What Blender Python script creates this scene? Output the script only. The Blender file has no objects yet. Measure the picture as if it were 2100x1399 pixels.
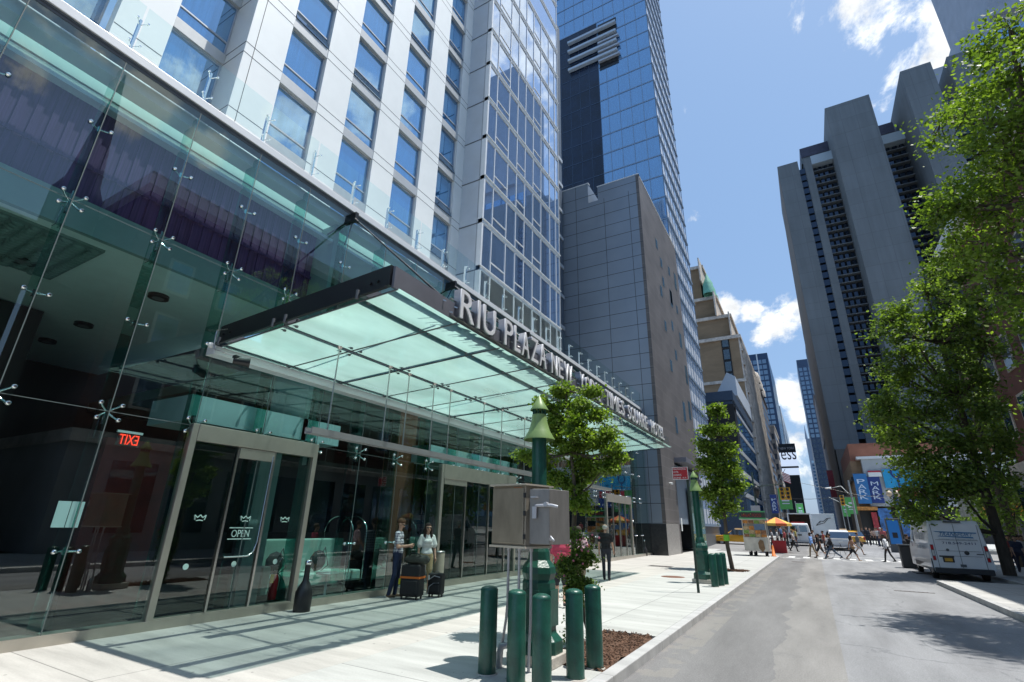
import bpy, math, random
import numpy as np
from mathutils import Vector, Matrix
random.seed(7); RNG=np.random.default_rng(7)
scene=bpy.context.scene; col=scene.collection
rad=math.radians
# ---------------- camera solved from the photo's vanishing points
RC=np.array([[0.8675307691828535,0.49690854657770545,0.02173156365409229],[0.15462036598919385,-0.31095655770626807,0.9377625294492129],[0.47273978777144116,-0.8101777061581308,-0.3465965630243062]])
FPX=1012.7; CAM=np.array([0,0,1.75])
def ray(x,y): return RC.T@np.array([(x-1050)/FPX,-(y-699.5)/FPX,-1.])
def at(x,y,ax,v):                     # photo pixel -> world point on the plane axis=v
    d=ray(x,y); t=(v-CAM[ax])/d[ax]; return CAM+d*t
# ---------------- materials
MATS={}
def nn(nt,typ,**kw):
    n=nt.nodes.new(typ)
    for k,v in kw.items():
        if k in n.inputs: n.inputs[k].default_value=v
        else: setattr(n,k,v)
    return n
def mk(name):
    m=bpy.data.materials.new(name); m.use_nodes=True; nt=m.node_tree; nt.nodes.clear()
    out=nt.nodes.new('ShaderNodeOutputMaterial'); MATS[name]=m
    return m,nt,out
def c4(c): return (c[0],c[1],c[2],1)
def std(name,c,rough=.6,metal=0,var=.12,scale=3.,bump=0.,bscale=40.,stretch=(1,1,1),emit=None,spec=.5,coat=0):
    m,nt,out=mk(name); L=nt.links.new
    b=nn(nt,'ShaderNodeBsdfPrincipled',Roughness=rough,Metallic=metal)
    b.inputs['Specular IOR Level'].default_value=spec
    if coat: b.inputs['Coat Weight'].default_value=coat; b.inputs['Coat Roughness'].default_value=.05
    g=nn(nt,'ShaderNodeNewGeometry'); mp=nn(nt,'ShaderNodeMapping'); mp.inputs['Scale'].default_value=stretch
    L(g.outputs['Position'],mp.inputs['Vector'])
    if var:
        n=nn(nt,'ShaderNodeTexNoise',Scale=scale,Detail=5.,Roughness=.6); L(mp.outputs[0],n.inputs['Vector'])
        mr=nn(nt,'ShaderNodeMapRange'); mr.inputs['From Min'].default_value=.3; mr.inputs['From Max'].default_value=.7
        mr.inputs['To Min'].default_value=1-var; mr.inputs['To Max'].default_value=1+var; L(n.outputs['Fac'],mr.inputs['Value'])
        v=nn(nt,'ShaderNodeVectorMath',operation='SCALE'); v.inputs[0].default_value=c[:3]; L(mr.outputs[0],v.inputs['Scale'])
        L(v.outputs[0],b.inputs['Base Color'])
    else: b.inputs['Base Color'].default_value=c4(c)
    if bump:
        n2=nn(nt,'ShaderNodeTexNoise',Scale=bscale,Detail=4.); L(mp.outputs[0],n2.inputs['Vector'])
        bp=nn(nt,'ShaderNodeBump',Strength=bump,Distance=.02); L(n2.outputs['Fac'],bp.inputs['Height']); L(bp.outputs[0],b.inputs['Normal'])
    if emit: b.inputs['Emission Color'].default_value=c4(emit[0]); b.inputs['Emission Strength'].default_value=emit[1]
    L(b.outputs[0],out.inputs[0]); return m
def schlick(nt,f0=.072):
    L=nt.links.new; w=nn(nt,'ShaderNodeLayerWeight',Blend=.5); p=nn(nt,'ShaderNodeMath',operation='POWER'); L(w.outputs['Facing'],p.inputs[0]); p.inputs[1].default_value=4.5
    m=nn(nt,'ShaderNodeMath',operation='MULTIPLY_ADD'); L(p.outputs[0],m.inputs[0]); m.inputs[1].default_value=1-f0; m.inputs[2].default_value=f0; return m.outputs[0]
def thin_glass(name,tint,refl=1.6,rough=0.,base=.03):    # clear pane: see-through plus mirror reflection by angle
    m,nt,out=mk(name); L=nt.links.new
    t=nn(nt,'ShaderNodeBsdfTransparent',Color=c4(tint)); g=nn(nt,'ShaderNodeBsdfGlossy',Color=(.93,1,.98,1),Roughness=rough)
    f=schlick(nt); mu=nn(nt,'ShaderNodeMath',operation='MULTIPLY_ADD',use_clamp=True)
    L(f,mu.inputs[0]); mu.inputs[1].default_value=refl; mu.inputs[2].default_value=base
    mx=nn(nt,'ShaderNodeMixShader'); L(mu.outputs[0],mx.inputs[0]); L(t.outputs[0],mx.inputs[1]); L(g.outputs[0],mx.inputs[2]); L(mx.outputs[0],out.inputs[0]); return m
def mirror_glass(name,body,refl=.55,tint=(.8,.9,1),curtain=0,rough=.02,wav=.0):   # dark reflective window, drapes faintly visible
    m,nt,out=mk(name); L=nt.links.new
    d=nn(nt,'ShaderNodeBsdfDiffuse'); d.inputs[0].default_value=c4(body)
    g=nn(nt,'ShaderNodeBsdfGlossy',Color=c4(tint),Roughness=rough)
    geo=nn(nt,'ShaderNodeNewGeometry')
    if curtain:
        mp=nn(nt,'ShaderNodeMapping'); mp.inputs['Scale'].default_value=(9,9,.25); L(geo.outputs['Position'],mp.inputs[0])
        n=nn(nt,'ShaderNodeTexNoise',Scale=2.2,Detail=3.); L(mp.outputs[0],n.inputs['Vector'])
        cr=nn(nt,'ShaderNodeMapRange'); cr.inputs['From Min'].default_value=.35; cr.inputs['From Max'].default_value=.65; cr.inputs['To Min'].default_value=1-curtain; cr.inputs['To Max'].default_value=1+curtain
        L(n.outputs['Fac'],cr.inputs['Value']); v=nn(nt,'ShaderNodeVectorMath',operation='SCALE'); v.inputs[0].default_value=body; L(cr.outputs[0],v.inputs['Scale']); L(v.outputs[0],d.inputs[0])
    if wav:
        n=nn(nt,'ShaderNodeTexNoise',Scale=.35,Detail=1.); L(geo.outputs['Position'],n.inputs['Vector'])
        bp=nn(nt,'ShaderNodeBump',Strength=wav,Distance=.3); L(n.outputs['Fac'],bp.inputs['Height']); L(bp.outputs[0],g.inputs['Normal'])
    f=nn(nt,'ShaderNodeLayerWeight',Blend=.35); mu=nn(nt,'ShaderNodeMath',operation='MULTIPLY_ADD',use_clamp=True)
    L(f.outputs['Facing'],mu.inputs[0]); mu.inputs[1].default_value=.22; mu.inputs[2].default_value=refl
    mx=nn(nt,'ShaderNodeMixShader'); L(mu.outputs[0],mx.inputs[0]); L(d.outputs[0],mx.inputs[1]); L(g.outputs[0],mx.inputs[2]); L(mx.outputs[0],out.inputs[0]); return m
def wallgrid(name,c,jh,jz,jw=.06,dark=.72,var=.16):    # concrete or panel wall with cast joints and vertical rain streaks
    m,nt,out=mk(name); L=nt.links.new; b=nn(nt,'ShaderNodeBsdfPrincipled',Roughness=.8); g=nn(nt,'ShaderNodeNewGeometry'); s=nn(nt,'ShaderNodeSeparateXYZ'); L(g.outputs['Position'],s.inputs[0])
    def M(op,a,b2=None,c_=None):
        n=nn(nt,'ShaderNodeMath',operation=op)
        for i,v in enumerate((a,b2,c_)):
            if v is None: continue
            if isinstance(v,(int,float)): n.inputs[i].default_value=v
            else: L(v,n.inputs[i])
        return n.outputs[0]
    h=M('ADD',s.outputs['X'],s.outputs['Y'])
    def joint(sock,per):
        f=M('FRACT',M('DIVIDE',M('ADD',sock,200*per),per)); return M('LESS_THAN',M('MINIMUM',f,M('SUBTRACT',1,f)),jw/per/2)
    jt=M('MAXIMUM',joint(h,jh),joint(s.outputs['Z'],jz)); cb=nn(nt,'ShaderNodeCombineXYZ'); L(M('FLOOR',M('DIVIDE',h,jh)),cb.inputs[0]); L(M('FLOOR',M('DIVIDE',s.outputs['Z'],jz)),cb.inputs[1])
    wn=nn(nt,'ShaderNodeTexWhiteNoise',noise_dimensions='2D'); L(cb.outputs[0],wn.inputs['Vector']); mp=nn(nt,'ShaderNodeMapping'); mp.inputs['Scale'].default_value=(.8,.8,.05); L(g.outputs['Position'],mp.inputs[0])
    n1=nn(nt,'ShaderNodeTexNoise',Scale=1.,Detail=6.,Roughness=.65); L(mp.outputs[0],n1.inputs[0]); n2=nn(nt,'ShaderNodeTexNoise',Scale=.12,Detail=4.); L(g.outputs['Position'],n2.inputs[0])
    f=M('ADD',M('MULTIPLY_ADD',M('SUBTRACT',n1.outputs['Fac'],.5),var*4,1),M('MULTIPLY',M('SUBTRACT',n2.outputs['Fac'],.5),var*3)); f=M('ADD',f,M('MULTIPLY',M('SUBTRACT',wn.outputs['Value'],.5),.08))
    v=nn(nt,'ShaderNodeVectorMath',operation='SCALE'); v.inputs[0].default_value=c; L(M('MULTIPLY',f,M('SUBTRACT',1,M('MULTIPLY',jt,1-dark))),v.inputs['Scale']); L(v.outputs[0],b.inputs['Base Color']); L(b.outputs[0],out.inputs[0]); return m
# ---------------- mesh builder
class MB:
    def __init__(s): s.v=[];s.f=[];s.m=[];s.sm=[]
    def add(s,vs,fs,m=0,smooth=False):
        o=len(s.v); s.v+=[(float(v[0]),float(v[1]),float(v[2])) for v in vs]
        for f in fs: s.f.append(tuple(i+o for i in f)); s.m.append(m); s.sm.append(smooth)
        return s
    def box(s,x0,x1,y0,y1,z0,z1,m=0):
        x0,x1=min(x0,x1),max(x0,x1); y0,y1=min(y0,y1),max(y0,y1); z0,z1=min(z0,z1),max(z0,z1)
        return s.add([(x0,y0,z0),(x1,y0,z0),(x1,y1,z0),(x0,y1,z0),(x0,y0,z1),(x1,y0,z1),(x1,y1,z1),(x0,y1,z1)],
          [(0,3,2,1),(4,5,6,7),(0,1,5,4),(1,2,6,5),(2,3,7,6),(3,0,4,7)],m)
    def bar(s,p0,p1,w,h,m=0,up=(0,0,1)):
        p0=Vector(p0);p1=Vector(p1);d=(p1-p0).normalized();u=Vector(up)
        if abs(d.dot(u))>.98: u=Vector((1,0,0))
        a=d.cross(u).normalized()*w/2; b=a.cross(d).normalized()*h/2
        vs=[p0-a-b,p0+a-b,p0+a+b,p0-a+b,p1-a-b,p1+a-b,p1+a+b,p1-a+b]
        return s.add(vs,[(0,1,2,3),(7,6,5,4),(0,4,5,1),(1,5,6,2),(2,6,7,3),(3,7,4,0)],m)
    def tube(s,pts,rs,n=10,m=0,caps=True):
        pts=[Vector(p) for p in pts]
        if not hasattr(rs,'__len__'): rs=[rs]*len(pts)
        vs=[];k=len(pts); ref=None
        for i,p in enumerate(pts):
            d=(pts[min(i+1,k-1)]-pts[max(i-1,0)]).normalized()
            if ref is None or abs(ref.dot(d))>.95: ref=Vector((0,0,1)) if abs(d.z)<.9 else Vector((1,0,0))
            a=d.cross(ref).normalized(); b=d.cross(a).normalized(); ref=a.cross(d) if False else ref
            for j in range(n):
                t=2*math.pi*j/n; vs.append(p+(a*math.cos(t)+b*math.sin(t))*rs[i])
        fs=[(i*n+j,i*n+(j+1)%n,(i+1)*n+(j+1)%n,(i+1)*n+j) for i in range(k-1) for j in range(n)]
        s.add(vs,fs,m,True)
        if caps:
            s.add(vs[:n],[tuple(range(n))],m); s.add(vs[-n:],[tuple(range(n-1,-1,-1))],m)
        return s
    def cyl(s,p0,p1,r0,r1=None,n=16,m=0): return s.tube([p0,p1],[r0,r0 if r1 is None else r1],n,m)
    def lathe(s,prof,c=(0,0,0),n=20,m=0,smooth=True,sx=1,sy=1):
        vs=[(c[0]+r*sx*math.cos(2*math.pi*j/n),c[1]+r*sy*math.sin(2*math.pi*j/n),c[2]+z) for r,z in prof for j in range(n)]
        fs=[(i*n+j,i*n+(j+1)%n,(i+1)*n+(j+1)%n,(i+1)*n+j) for i in range(len(prof)-1) for j in range(n)]
        return s.add(vs,fs,m,smooth)
    def ball(s,c,r,n=10,m=0,sc=(1,1,1)):
        k=max(4,n//2); vs=[];fs=[]
        for i in range(k+1):
            p=math.pi*i/k
            for j in range(n): t=2*math.pi*j/n; vs.append((c[0]+r*sc[0]*math.sin(p)*math.cos(t),c[1]+r*sc[1]*math.sin(p)*math.sin(t),c[2]+r*sc[2]*math.cos(p)))
        fs=[(i*n+j,(i+1)*n+j,(i+1)*n+(j+1)%n,i*n+(j+1)%n) for i in range(k) for j in range(n)]
        return s.add(vs,fs,m,True)
    def quad(s,a,b,c,d,m=0): return s.add([a,b,c,d],[(0,1,2,3)],m)
    def prism(s,poly,axis,lo,hi,m=0):       # poly in the two other axes, extruded along axis
        def mkp(p,h):
            q=list(p); q.insert(axis,h); return tuple(q)
        n=len(poly); vs=[mkp(p,lo) for p in poly]+[mkp(p,hi) for p in poly]
        return s.add(vs,[tuple(range(n-1,-1,-1)),tuple(range(n,2*n))]+[(i,(i+1)%n,n+(i+1)%n,n+i) for i in range(n)],m)
    def build(s,name,mats,parent=None,bevel=0,seg=2):
        if not isinstance(mats,(list,tuple)): mats=[mats]
        me=bpy.data.meshes.new(name); v=np.array(s.v,dtype=float)
        off=np.zeros(3)
        if parent is None and len(v): off=np.array([(v[:,0].min()+v[:,0].max())/2,(v[:,1].min()+v[:,1].max())/2,v[:,2].min()])
        me.from_pydata((v-off).tolist(),[],s.f)
        for mm in mats: me.materials.append(mm)
        me.polygons.foreach_set('material_index',s.m); me.polygons.foreach_set('use_smooth',s.sm); me.update()
        o=bpy.data.objects.new(name,me); col.objects.link(o)
        if parent is None: o.location=off
        else: attach(o,parent)
        if bevel:
            b=o.modifiers.new('bevel','BEVEL'); b.width=bevel; b.segments=seg; b.limit_method='ANGLE'; b.angle_limit=rad(40)
        return o
def attach(o,parent):
    o.parent=parent; l=parent.location
    if parent.parent is None and (l.x or l.y or l.z): o.matrix_parent_inverse=Matrix.Translation(-l)
def T(o,label=None,cat=None,group=None,kind=None):
    if label: o['label']=label
    if cat: o['category']=cat
    if group: o['group']=group
    if kind: o['kind']=kind
    return o
def E(name,loc,label,cat,group=None,kind=None):
    o=bpy.data.objects.new(name,None); col.objects.link(o); o.location=loc; o.empty_display_size=.2
    return T(o,label,cat,group,kind)
def copy_tree(o,parent=None):
    c=o.copy(); col.objects.link(c); c.parent=parent
    for ch in list(o.children): copy_tree(ch,c)
    return c
def text(body,name,size,M,mat,parent=None,ext=.01,align='CENTER',wid=None,hei=None,shear=0):
    cu=bpy.data.curves.new(name,'FONT'); cu.body=body; cu.size=size; cu.extrude=ext; cu.align_x=align; cu.align_y='CENTER'; cu.shear=shear; cu.resolution_u=3
    t=bpy.data.objects.new(name,cu); col.objects.link(t)
    dg=bpy.context.evaluated_depsgraph_get(); me=bpy.data.meshes.new_from_object(t.evaluated_get(dg))
    bpy.data.objects.remove(t); bpy.data.curves.remove(cu)
    n=len(me.vertices); co=np.zeros(n*3); me.vertices.foreach_get('co',co); co=co.reshape(-1,3)
    if n and wid:
        a,b=co[:,0].min(),co[:,0].max(); co[:,0]=(co[:,0]-(a+b)/2)/(b-a)*wid
    if n and hei:
        a,b=co[:,1].min(),co[:,1].max(); co[:,1]=(co[:,1]-(a+b)/2)/(b-a)*hei
    Mn=np.array(M); co=co@Mn[:3,:3].T+Mn[:3,3]
    off=np.zeros(3)
    if parent is None: off=np.array([(co[:,0].min()+co[:,0].max())/2,(co[:,1].min()+co[:,1].max())/2,co[:,2].min()])
    me.vertices.foreach_set('co',(co-off).ravel()); me.materials.clear(); me.materials.append(mat); me.update()
    o=bpy.data.objects.new(name,me); col.objects.link(o)
    if parent is None: o.location=off
    else: attach(o,parent)
    return o
def frame(origin,xdir,ydir):          # text plane: x along xdir, y along ydir
    x=Vector(xdir).normalized(); y=Vector(ydir).normalized(); z=x.cross(y)
    M=Matrix.Identity(4)
    for i in range(3): M[i][0]=x[i];M[i][1]=y[i];M[i][2]=z[i];M[i][3]=origin[i]
    return M
FACE_STREET=lambda o: frame(o,(0,1,0),(0,0,1))      # sign on a wall facing +X
FACE_CAM=lambda o: frame(o,(1,0,0),(0,0,1))         # sign facing -Y
# ---------------- palette
steel=std('brushed steel',(.55,.53,.5),.28,1,.1,6,stretch=(1,1,12))
chrome=std('polished steel',(.8,.82,.83),.12,1,0)
alu=std('white aluminium',(.72,.74,.75),.35,.15,.04,2)
alugrey=std('grey aluminium',(.42,.45,.49),.4,.3,.06,2)
darkmetal=std('black painted steel',(.012,.013,.015),.35,0,.1)
whitepanel=std('white facade panel',(.77,.80,.79),.45,0,.03,1.2)
groove=std('panel joint',(.06,.065,.07),.8,0,0)
winband=std('window band metal',(.5,.51,.5),.35,.4,.05)
shadepanel=std('shade tinted panel',(.5,.54,.58),.4,.2,.06,1)  # white cladding with the return wall's blue shade put into its colour
darkgrey=std('charcoal frame',(.1,.11,.12),.5,0,.1)
glassT=thin_glass('podium glass',(.66,.87,.86),1.2,0,.03)
glassR=thin_glass('railing glass',(.86,.96,.94),1.0,0,.02)
finG=thin_glass('glass fin',(.42,.76,.70),.9,0,.12)
doorG=thin_glass('door glass',(.5,.66,.64),1.0,0,.0)
winG=mirror_glass('guest room window',(.02,.10,.26),.46,(.52,.78,1),.5)
bayG=mirror_glass('bay window glass',(.10,.17,.32),.6,(.78,.88,1),.2)
sashG=mirror_glass('open sash glass',(.03,.05,.08),.3,(.6,.75,.9),.2)
print('p1 ok')
# ---------------- camera, sun, sky
SUN=Vector((1.46,.85,5.1)).normalized()
cd=bpy.data.cameras.new('camera'); cam=bpy.data.objects.new('camera',cd); col.objects.link(cam); scene.camera=cam
R=RC; Mw=Matrix.Identity(4)
for i in range(3):
    for j in range(3): Mw[i][j]=R.T[i][j]
Mw[2][3]=1.75; cam.matrix_world=Mw
cd.sensor_width=36; cd.lens=36*FPX/2100; cd.clip_end=3000; cd.clip_start=.05
sl=bpy.data.lights.new('sun','SUN'); sl.energy=4.8; sl.angle=rad(.53); sl.color=(1,.97,.91)
so=bpy.data.objects.new('sun',sl); col.objects.link(so); so.rotation_euler=SUN.to_track_quat('Z','Y').to_euler(); so.location=(0,0,50)
w=bpy.data.worlds.new('World'); scene.world=w; w.use_nodes=True; nt=w.node_tree; nt.nodes.clear(); L=nt.links.new
out=nt.nodes.new('ShaderNodeOutputWorld'); bg=nt.nodes.new('ShaderNodeBackground'); L(bg.outputs[0],out.inputs[0])
sky=nt.nodes.new('ShaderNodeTexSky'); sky.sky_type='NISHITA'; sky.sun_disc=False; sky.sun_elevation=math.asin(SUN.z); sky.sun_rotation=math.atan2(SUN.x,SUN.y)
sky.air_density=1.1; sky.dust_density=1.6; sky.ozone_density=1.2
tc=nt.nodes.new('ShaderNodeTexCoord')
def mirror(d): return np.array([-d[0],d[1],d[2]])
BL=[]     # (direction, angular radius) of each cloud bank
for px,py,r in ((1730,-5,.075),(1790,55,.06),(1850,20,.09),(1925,85,.07),(1900,-20,.1),(1980,20,.07),(1487,640,.034),(1618,640,.048),(1585,655,.036),(1545,640,.028),(1628,805,.036),(1640,858,.026),(1640,935,.05),(1655,925,.045)):
    BL.append((ray(px,py),r,1))
for px,py,r in ((590,265,.055),(765,215,.06),(745,270,.04),(870,45,.07),(900,100,.05),(1030,60,.07),(1100,130,.07),(1060,200,.05),(1000,110,.05),(140,20,.05),(385,160,.04),(150,80,.05),(60,120,.04),(310,190,.06),(250,250,.03),(430,300,.04),(1090,300,.04)):
    BL.append((mirror(ray(px,py)),r,1.08))
nz=nn(nt,'ShaderNodeTexNoise',Scale=8.,Detail=11.,Roughness=.64,Distortion=.25); L(tc.outputs['Generated'],nz.inputs['Vector'])
acc=None
for d,r,s in BL:
    d=d/np.linalg.norm(d); dt=nn(nt,'ShaderNodeVectorMath',operation='DISTANCE'); L(tc.outputs['Generated'],dt.inputs[0]); dt.inputs[1].default_value=tuple(d)
    mr=nn(nt,'ShaderNodeMapRange'); mr.interpolation_type='SMOOTHSTEP'; mr.inputs['From Min'].default_value=r*1.9; mr.inputs['From Max'].default_value=r*.2; mr.inputs['To Max'].default_value=s*.255
    L(dt.outputs['Value'],mr.inputs['Value'])
    if acc is None: acc=mr
    else:
        mx=nn(nt,'ShaderNodeMath',operation='MAXIMUM'); L(acc.outputs[0],mx.inputs[0]); L(mr.outputs[0],mx.inputs[1]); acc=mx
ad=nn(nt,'ShaderNodeMath',operation='ADD'); L(acc.outputs[0],ad.inputs[0]); L(nz.outputs['Fac'],ad.inputs[1])
ms=nn(nt,'ShaderNodeMapRange'); ms.interpolation_type='SMOOTHSTEP'; ms.inputs['From Min'].default_value=.66; ms.inputs['From Max'].default_value=.79; L(ad.outputs[0],ms.inputs['Value'])
nz2=nn(nt,'ShaderNodeTexNoise',Scale=22.,Detail=6.,Roughness=.6); L(tc.outputs['Generated'],nz2.inputs['Vector'])
cr=nn(nt,'ShaderNodeMapRange'); cr.inputs['From Min'].default_value=.3; cr.inputs['From Max'].default_value=.65; cr.inputs['To Min'].default_value=6.5; cr.inputs['To Max'].default_value=10.; L(nz2.outputs['Fac'],cr.inputs['Value'])
cc=nn(nt,'ShaderNodeVectorMath',operation='SCALE'); cc.inputs[0].default_value=(1.05,1.08,1.1); L(cr.outputs[0],cc.inputs['Scale'])
# whitish summer haze low in the sky
sx=nn(nt,'ShaderNodeSeparateXYZ'); L(tc.outputs['Generated'],sx.inputs[0])
hz=nn(nt,'ShaderNodeMapRange'); hz.inputs['From Min'].default_value=0.; hz.inputs['From Max'].default_value=.75; hz.inputs['To Min'].default_value=.45; hz.inputs['To Max'].default_value=.5; L(sx.outputs['Z'],hz.inputs['Value'])
mh=nn(nt,'ShaderNodeMix',data_type='RGBA'); mh.inputs[7].default_value=(2.9,5.1,8.7,1); L(hz.outputs[0],mh.inputs[0]); L(sky.outputs[0],mh.inputs[6])
mxc=nn(nt,'ShaderNodeMix',data_type='RGBA'); L(ms.outputs[0],mxc.inputs[0]); L(mh.outputs[2],mxc.inputs[6]); L(cc.outputs[0],mxc.inputs[7])
L(mxc.outputs[2],bg.inputs[0]); bg.inputs[1].default_value=.098
w.cycles.sampling_method='MANUAL'; w.cycles.sample_map_resolution=512
vs=scene.view_settings; vs.view_transform='Standard'; vs.look='None'; vs.gamma=1; vs.exposure=.32
cy=scene.cycles; cy.max_bounces=9; cy.transparent_max_bounces=24; cy.glossy_bounces=4; cy.diffuse_bounces=3; cy.transmission_bounces=4; cy.caustics_reflective=False; cy.caustics_refractive=False
# ---------------- ground
def gz(y): 
    if y<47: return -.13
    if y<60: return -.13+.42*(y-47)/13
    return .29+.4*min(1,(y-60)/100)+max(0,y-160)*.0022
def asphalt():
    m,nt,out=mk('worn asphalt'); L=nt.links.new
    b=nn(nt,'ShaderNodeBsdfPrincipled',Roughness=.85); g=nn(nt,'ShaderNodeNewGeometry'); s=nn(nt,'ShaderNodeSeparateXYZ'); L(g.outputs['Position'],s.inputs[0])
    big=nn(nt,'ShaderNodeTexNoise',Scale=.9,Detail=6.,Roughness=.65); mp=nn(nt,'ShaderNodeMapping'); mp.inputs['Scale'].default_value=(1.2,.22,1); L(g.outputs['Position'],mp.inputs[0]); L(mp.outputs[0],big.inputs[0])
    wob=nn(nt,'ShaderNodeTexNoise',Scale=.9,Detail=5.); L(g.outputs['Position'],wob.inputs[0])
    def M(op,a,b2=None,c=None,clamp=False):
        n=nn(nt,'ShaderNodeMath',operation=op,use_clamp=clamp)
        for i,v in enumerate((a,b2,c)):
            if v is None: continue
            if isinstance(v,(int,float)): n.inputs[i].default_value=v
            else: L(v,n.inputs[i])
        return n.outputs[0]
    wx=M('MULTIPLY_ADD',M('SUBTRACT',wob.outputs['Fac'],.5),.7,s.outputs['X'])    # wobbly x
    lane=M('GREATER_THAN',wx,-.9); patch=M('GREATER_THAN',s.outputs['X'],.08)
    mid=M('MULTIPLY',lane,M('SUBTRACT',1,patch))
    def mixc(f,a,b2):
        n=nn(nt,'ShaderNodeMix',data_type='RGBA'); L(f,n.inputs[0])
        for i,v in ((6,a),(7,b2)):
            if isinstance(v,tuple): n.inputs[i].default_value=c4(v)
            else: L(v,n.inputs[i])
        return n.outputs[2]
    base=mixc(lane,(.165,.163,.162),mixc(patch,(.215,.209,.20),(.228,.232,.24)))
    v=nn(nt,'ShaderNodeVectorMath',operation='SCALE'); L(base,v.inputs[0])
    mr=nn(nt,'ShaderNodeMapRange'); mr.inputs['From Min'].default_value=.3; mr.inputs['From Max'].default_value=.7; mr.inputs['To Min'].default_value=.72; mr.inputs['To Max'].default_value=1.24; L(big.outputs['Fac'],mr.inputs['Value'])
    fine=nn(nt,'ShaderNodeTexNoise',Scale=55.,Detail=3.); L(g.outputs['Position'],fine.inputs[0])
    fm=nn(nt,'ShaderNodeMapRange'); fm.inputs['From Min'].default_value=.3; fm.inputs['From Max'].default_value=.7; fm.inputs['To Min'].default_value=.78; fm.inputs['To Max'].default_value=1.2; L(fine.outputs['Fac'],fm.inputs['Value'])
    L(M('MULTIPLY',mr.outputs[0],fm.outputs[0]),v.inputs['Scale'])
    # cracks: one long seam near the kerb lane, several wandering cross seams, filled with tar
    seam=M('LESS_THAN',M('ABSOLUTE',M('ADD',wx,.88)),.018)
    wob2=nn(nt,'ShaderNodeTexNoise',Scale=.45,Detail=6.); L(g.outputs['Position'],wob2.inputs[0])
    wy=M('MULTIPLY_ADD',M('SUBTRACT',wob2.outputs['Fac'],.5),4.5,s.outputs['Y'])
    cross=M('LESS_THAN',M('ABSOLUTE',M('SUBTRACT',M('FRACT',M('MULTIPLY',wy,.31)),.5)),.012)
    cross=M('MULTIPLY',cross,M('MULTIPLY',patch,M('GREATER_THAN',big.outputs['Fac'],.42)))
    wx2=M('MULTIPLY_ADD',M('SUBTRACT',wob2.outputs['Fac'],.5),3.,s.outputs['X'])
    lon=M('MULTIPLY',M('LESS_THAN',M('ABSOLUTE',M('SUBTRACT',wx2,1.9)),.03),M('GREATER_THAN',big.outputs['Fac'],.5))
    ck=M('MAXIMUM',seam,M('MAXIMUM',cross,lon))
    stain=nn(nt,'ShaderNodeTexNoise',Scale=2.2,Detail=4.); L(g.outputs['Position'],stain.inputs[0])
    colr=mixc(M('MULTIPLY',ck,.45),v.outputs[0],(.10,.105,.115)); 
    dirt=M('MULTIPLY',M('LESS_THAN',s.outputs['X'],-1.95),M('GREATER_THAN',stain.outputs['Fac'],.5)); colr=mixc(M('MULTIPLY',dirt,.25),colr,(.30,.275,.23))
    oil=nn(nt,'ShaderNodeTexNoise',Scale=1.3,Detail=7.,Roughness=.75); L(g.outputs['Position'],oil.inputs[0]); oz=nn(nt,'ShaderNodeMapRange'); oz.inputs['From Min'].default_value=.56; oz.inputs['From Max'].default_value=.72; L(oil.outputs['Fac'],oz.inputs['Value']); colr=mixc(M('MULTIPLY',oz.outputs[0],.45),colr,(.12,.12,.125))
    ag=nn(nt,'ShaderNodeTexVoronoi',Scale=70.); L(g.outputs['Position'],ag.inputs['Vector']); lt=M('MULTIPLY',M('LESS_THAN',ag.outputs['Distance'],.22),.35); colr=mixc(lt,colr,(.42,.41,.40))
    L(colr,b.inputs['Base Color']); bp=nn(nt,'ShaderNodeBump',Strength=.35,Distance=.01); L(fine.outputs['Fac'],bp.inputs['Height']); L(bp.outputs[0],b.inputs['Normal']); L(b.outputs[0],out.inputs[0]); return m
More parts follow.
